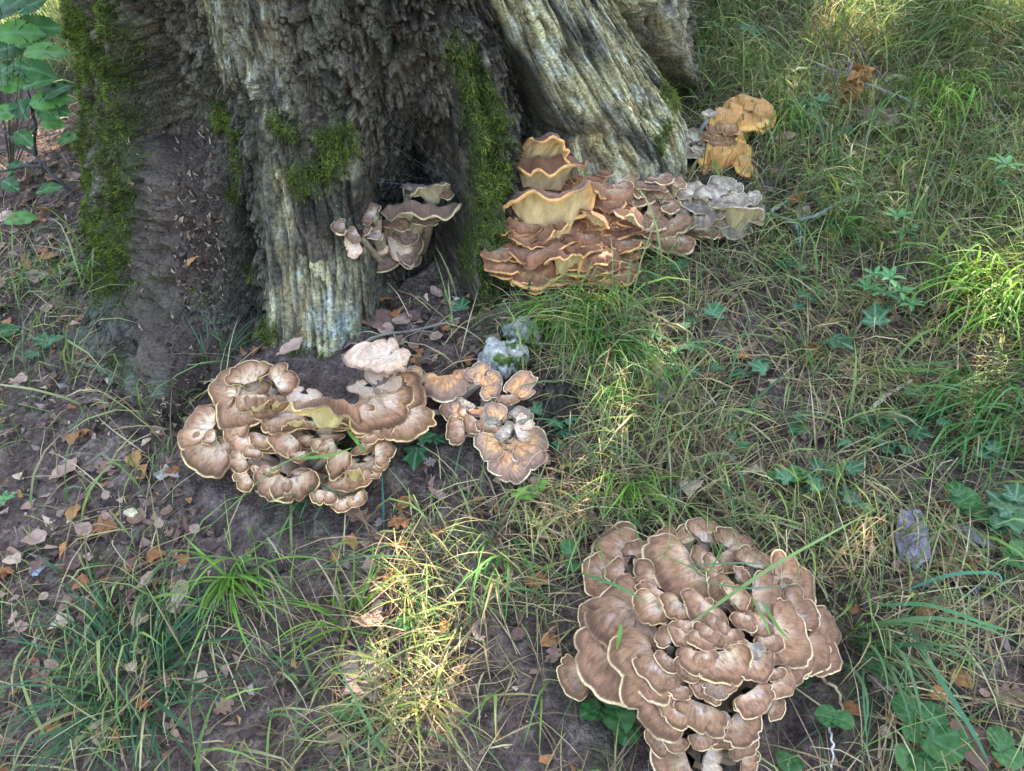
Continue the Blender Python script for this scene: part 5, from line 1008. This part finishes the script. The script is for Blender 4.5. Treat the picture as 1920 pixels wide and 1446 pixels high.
def flake(label, pts, col, seed, h=.03, thick=.006):
    n = 26; P = [at(a, b, h) for a, b in pts]; c = np.mean(P, 0); k = len(P); nu = 14
    ring = np.array([P[i % k] * (1 - q) + P[(i + 1) % k] * q for i in range(k) for q in np.linspace(0, 1, 5)[:-1]])
    lay = []
    for q in np.linspace(0.02, 1, nu): lay.append(c + (ring - c) * q)
    T = np.array(lay); T[..., 2] += .010 * fbm(T[..., 0] * 30, T[..., 1] * 30, oct=4, seed=seed); Bt = T.copy(); Bt[..., 2] -= thick
    allr = np.concatenate([T, Bt[::-1]]); nr_, m = allr.shape[:2]; V = allr.reshape(-1, 3); F = grid_faces(nr_, m).reshape(nr_ - 1, m - 1, 4); i = np.arange(nr_ - 1)
    F = np.concatenate([F.reshape(-1, 4), np.stack([i * m + m - 1, (i + 1) * m + m - 1, (i + 1) * m, i * m], -1)])
    C = np.broadcast_to(col, V.shape) * (1 + .45 * fbm(V[:, 0] * 45, V[:, 1] * 90, V[:, 2] * 10, oct=3, seed=seed))[:, None]
    o = obj('bark_flake', make_mesh('bark_flake', V - c, F[:, ::-1], C), M_twig, loc=c); tag(o, label, 'bark')
flake('silvery grey bark flake lying in the grass right of the rosette', [(1688, 950), (1725, 955), (1742, 985), (1748, 1040), (1715, 1072), (1695, 1050), (1680, 1010)], lin(138, 128, 132), 3)
flake('dull brown bark piece at the edge of the thatch', [(1225, 690), (1245, 680), (1262, 730), (1255, 762), (1228, 745)], lin(120, 106, 96), 4)
flake('weathered wood chip on the soil left of the cluster', [(285, 885), (310, 868), (332, 880), (335, 892), (300, 898)], lin(170, 160, 148), 5, .015)
flake('dark bark strip behind the beetle', [(1780, 985), (1850, 1000), (1860, 1030), (1800, 1010)], lin(112, 104, 102), 6, .03)
flake('brown bark piece on the bank under the fallen twig', [(1612, 205), (1680, 205), (1690, 225), (1640, 245), (1615, 235)], lin(120, 98, 84), 7, .05)
# curled dead bracken frond
fr = empty('bracken_frond', at(1590, 185)); fo = np.array(fr.location); tag(fr, 'curled rusty dead fern frond beside the fallen twig', 'fern')
mid_ = smooth_path([at(1582, 190, .02), at(1600, 160, .08), at(1622, 132, .12)], 16); V, F, C = tube(mid_, np.linspace(.003, .001, 16), 6, lin(196, 160, 128), 2); obj('stalk', make_mesh('stalk', V - fo, F, C), M_dry, fr)
for k in range(46):
    b = mid_[2 + k % 14]; o = obj('leaflet', DEAD_M[(3, 7)[k % 2]], M_leaf, fr); o.location = b - fo + rng.normal(0, .008, 3); sc = rng.uniform(.025, .05); o.scale = (sc, sc * .8, sc * 1.6); o.rotation_euler = tuple(rng.uniform(-1.5, 1.5, 2)) + (rng.uniform(0, 6.28),)
# beetle
bp = at(1832, 1102, .018); bt = empty('dung_beetle', bp - np.array([0, 0, .008])); bo = np.array(bt.location); tag(bt, 'shiny black beetle in the litter under a folded grass blade', 'beetle'); bt.rotation_euler = (R(8), R(-10), R(20)); bt.scale = (1.2, 1.2, 1.2)
def ell(name, c, r, col, parent, mat, cut=None):
    import bmesh
    bm = bmesh.new(); bmesh.ops.create_uvsphere(bm, u_segments=24, v_segments=14, radius=1)
    for v in bm.verts:
        v.co.z = max(v.co.z, -.45)
        if cut: v.co.x = min(v.co.x, cut)
        g_ = 1 - .05 * abs(math.sin(v.co.y * 9)) if v.co.z > .1 else 1
        v.co = Vector((c[0] + v.co.x * r[0] * g_, c[1] + v.co.y * r[1] * g_, c[2] + v.co.z * r[2] * g_))
    me = bpy.data.meshes.new(name); bm.to_mesh(me); bm.free(); me.polygons.foreach_set('use_smooth', [True] * len(me.polygons))
    cc = np.ones((len(me.vertices), 4), np.float32); cc[:, :3] = col; me.attributes.new('col', 'FLOAT_COLOR', 'POINT').data.foreach_set('color', cc.ravel()); return obj(name, me, mat, parent)
BK = lin(26, 30, 36)
ell('elytra', (-.004, 0, .006), (.0125, .0085, .0075), BK, bt, M_beetle, .8); ell('thorax', (.0085, 0, .006), (.005, .0078, .0058), BK * 1.1, bt, M_beetle); ell('head', (.0142, 0, .005), (.003, .004, .003), BK, bt, M_beetle)
for sx, x0 in ((1, .009), (0, .002), (-1, -.005)):
    for sy in (-1, 1):
        V, F, C = tube(smooth_path([(x0, sy * .006, .003), (x0 + .003 * sx, sy * .013, .006), (x0 + .007 * sx, sy * .017, -.003)], 7), np.linspace(.0013, .0007, 7), 6, BK, 2); obj('leg', make_mesh('leg', V, F, C), M_beetle, bt)
# cobweb in the hollow
wb = empty('cobweb', at(770, 480)); wo = np.array(wb.location); tag(wb, 'dusty grey cobweb strung across the dark hollow', 'cobweb'); a = Acc()
wp = lambda x_, y_: on_trunk(x_, y_) + np.array([0, -.02, 0])
LW = [wp(700, q) for q in (300, 320, 340)] + [wp(720, 190), wp(735, 260)]; RW = [wp(842, q) for q in (318, 322, 330)] + [wp(800, 190), wp(820, 250)]
for k in range(24):
    p, q = LW[rng.integers(0, len(LW))] + rng.normal(0, .012, 3), RW[rng.integers(0, len(RW))] + rng.normal(0, .012, 3); f = rng.uniform(0, 1)
    if rng.uniform() < .5: q = p + (q - p) * f + rng.normal(0, .03, 3)
    m_ = .5 * (p + q) + np.array([0, 0, -.012]); a.add(*tube(smooth_path([p, m_, q], 6), .00016, 3, lin(150, 154, 160), k, 0, False))
me = a.mesh('threads'); me.transform(__import__('mathutils').Matrix.Translation(-Vector(wo))); obj('threads', me, M_web, wb)
# surface root running left from the trunk foot
V, F, C = tube(smooth_path([at(330, 650, .0), at(250, 650, -.01), at(180, 640, -.02), at(105, 655, -.05)], 30, .01, 3), np.linspace(.07, .03, 30), 24, lin(104, 98, 86), 4, .10)
obj('root', make_mesh('root', V - T_OFF, F, C), M_bark, trunk)
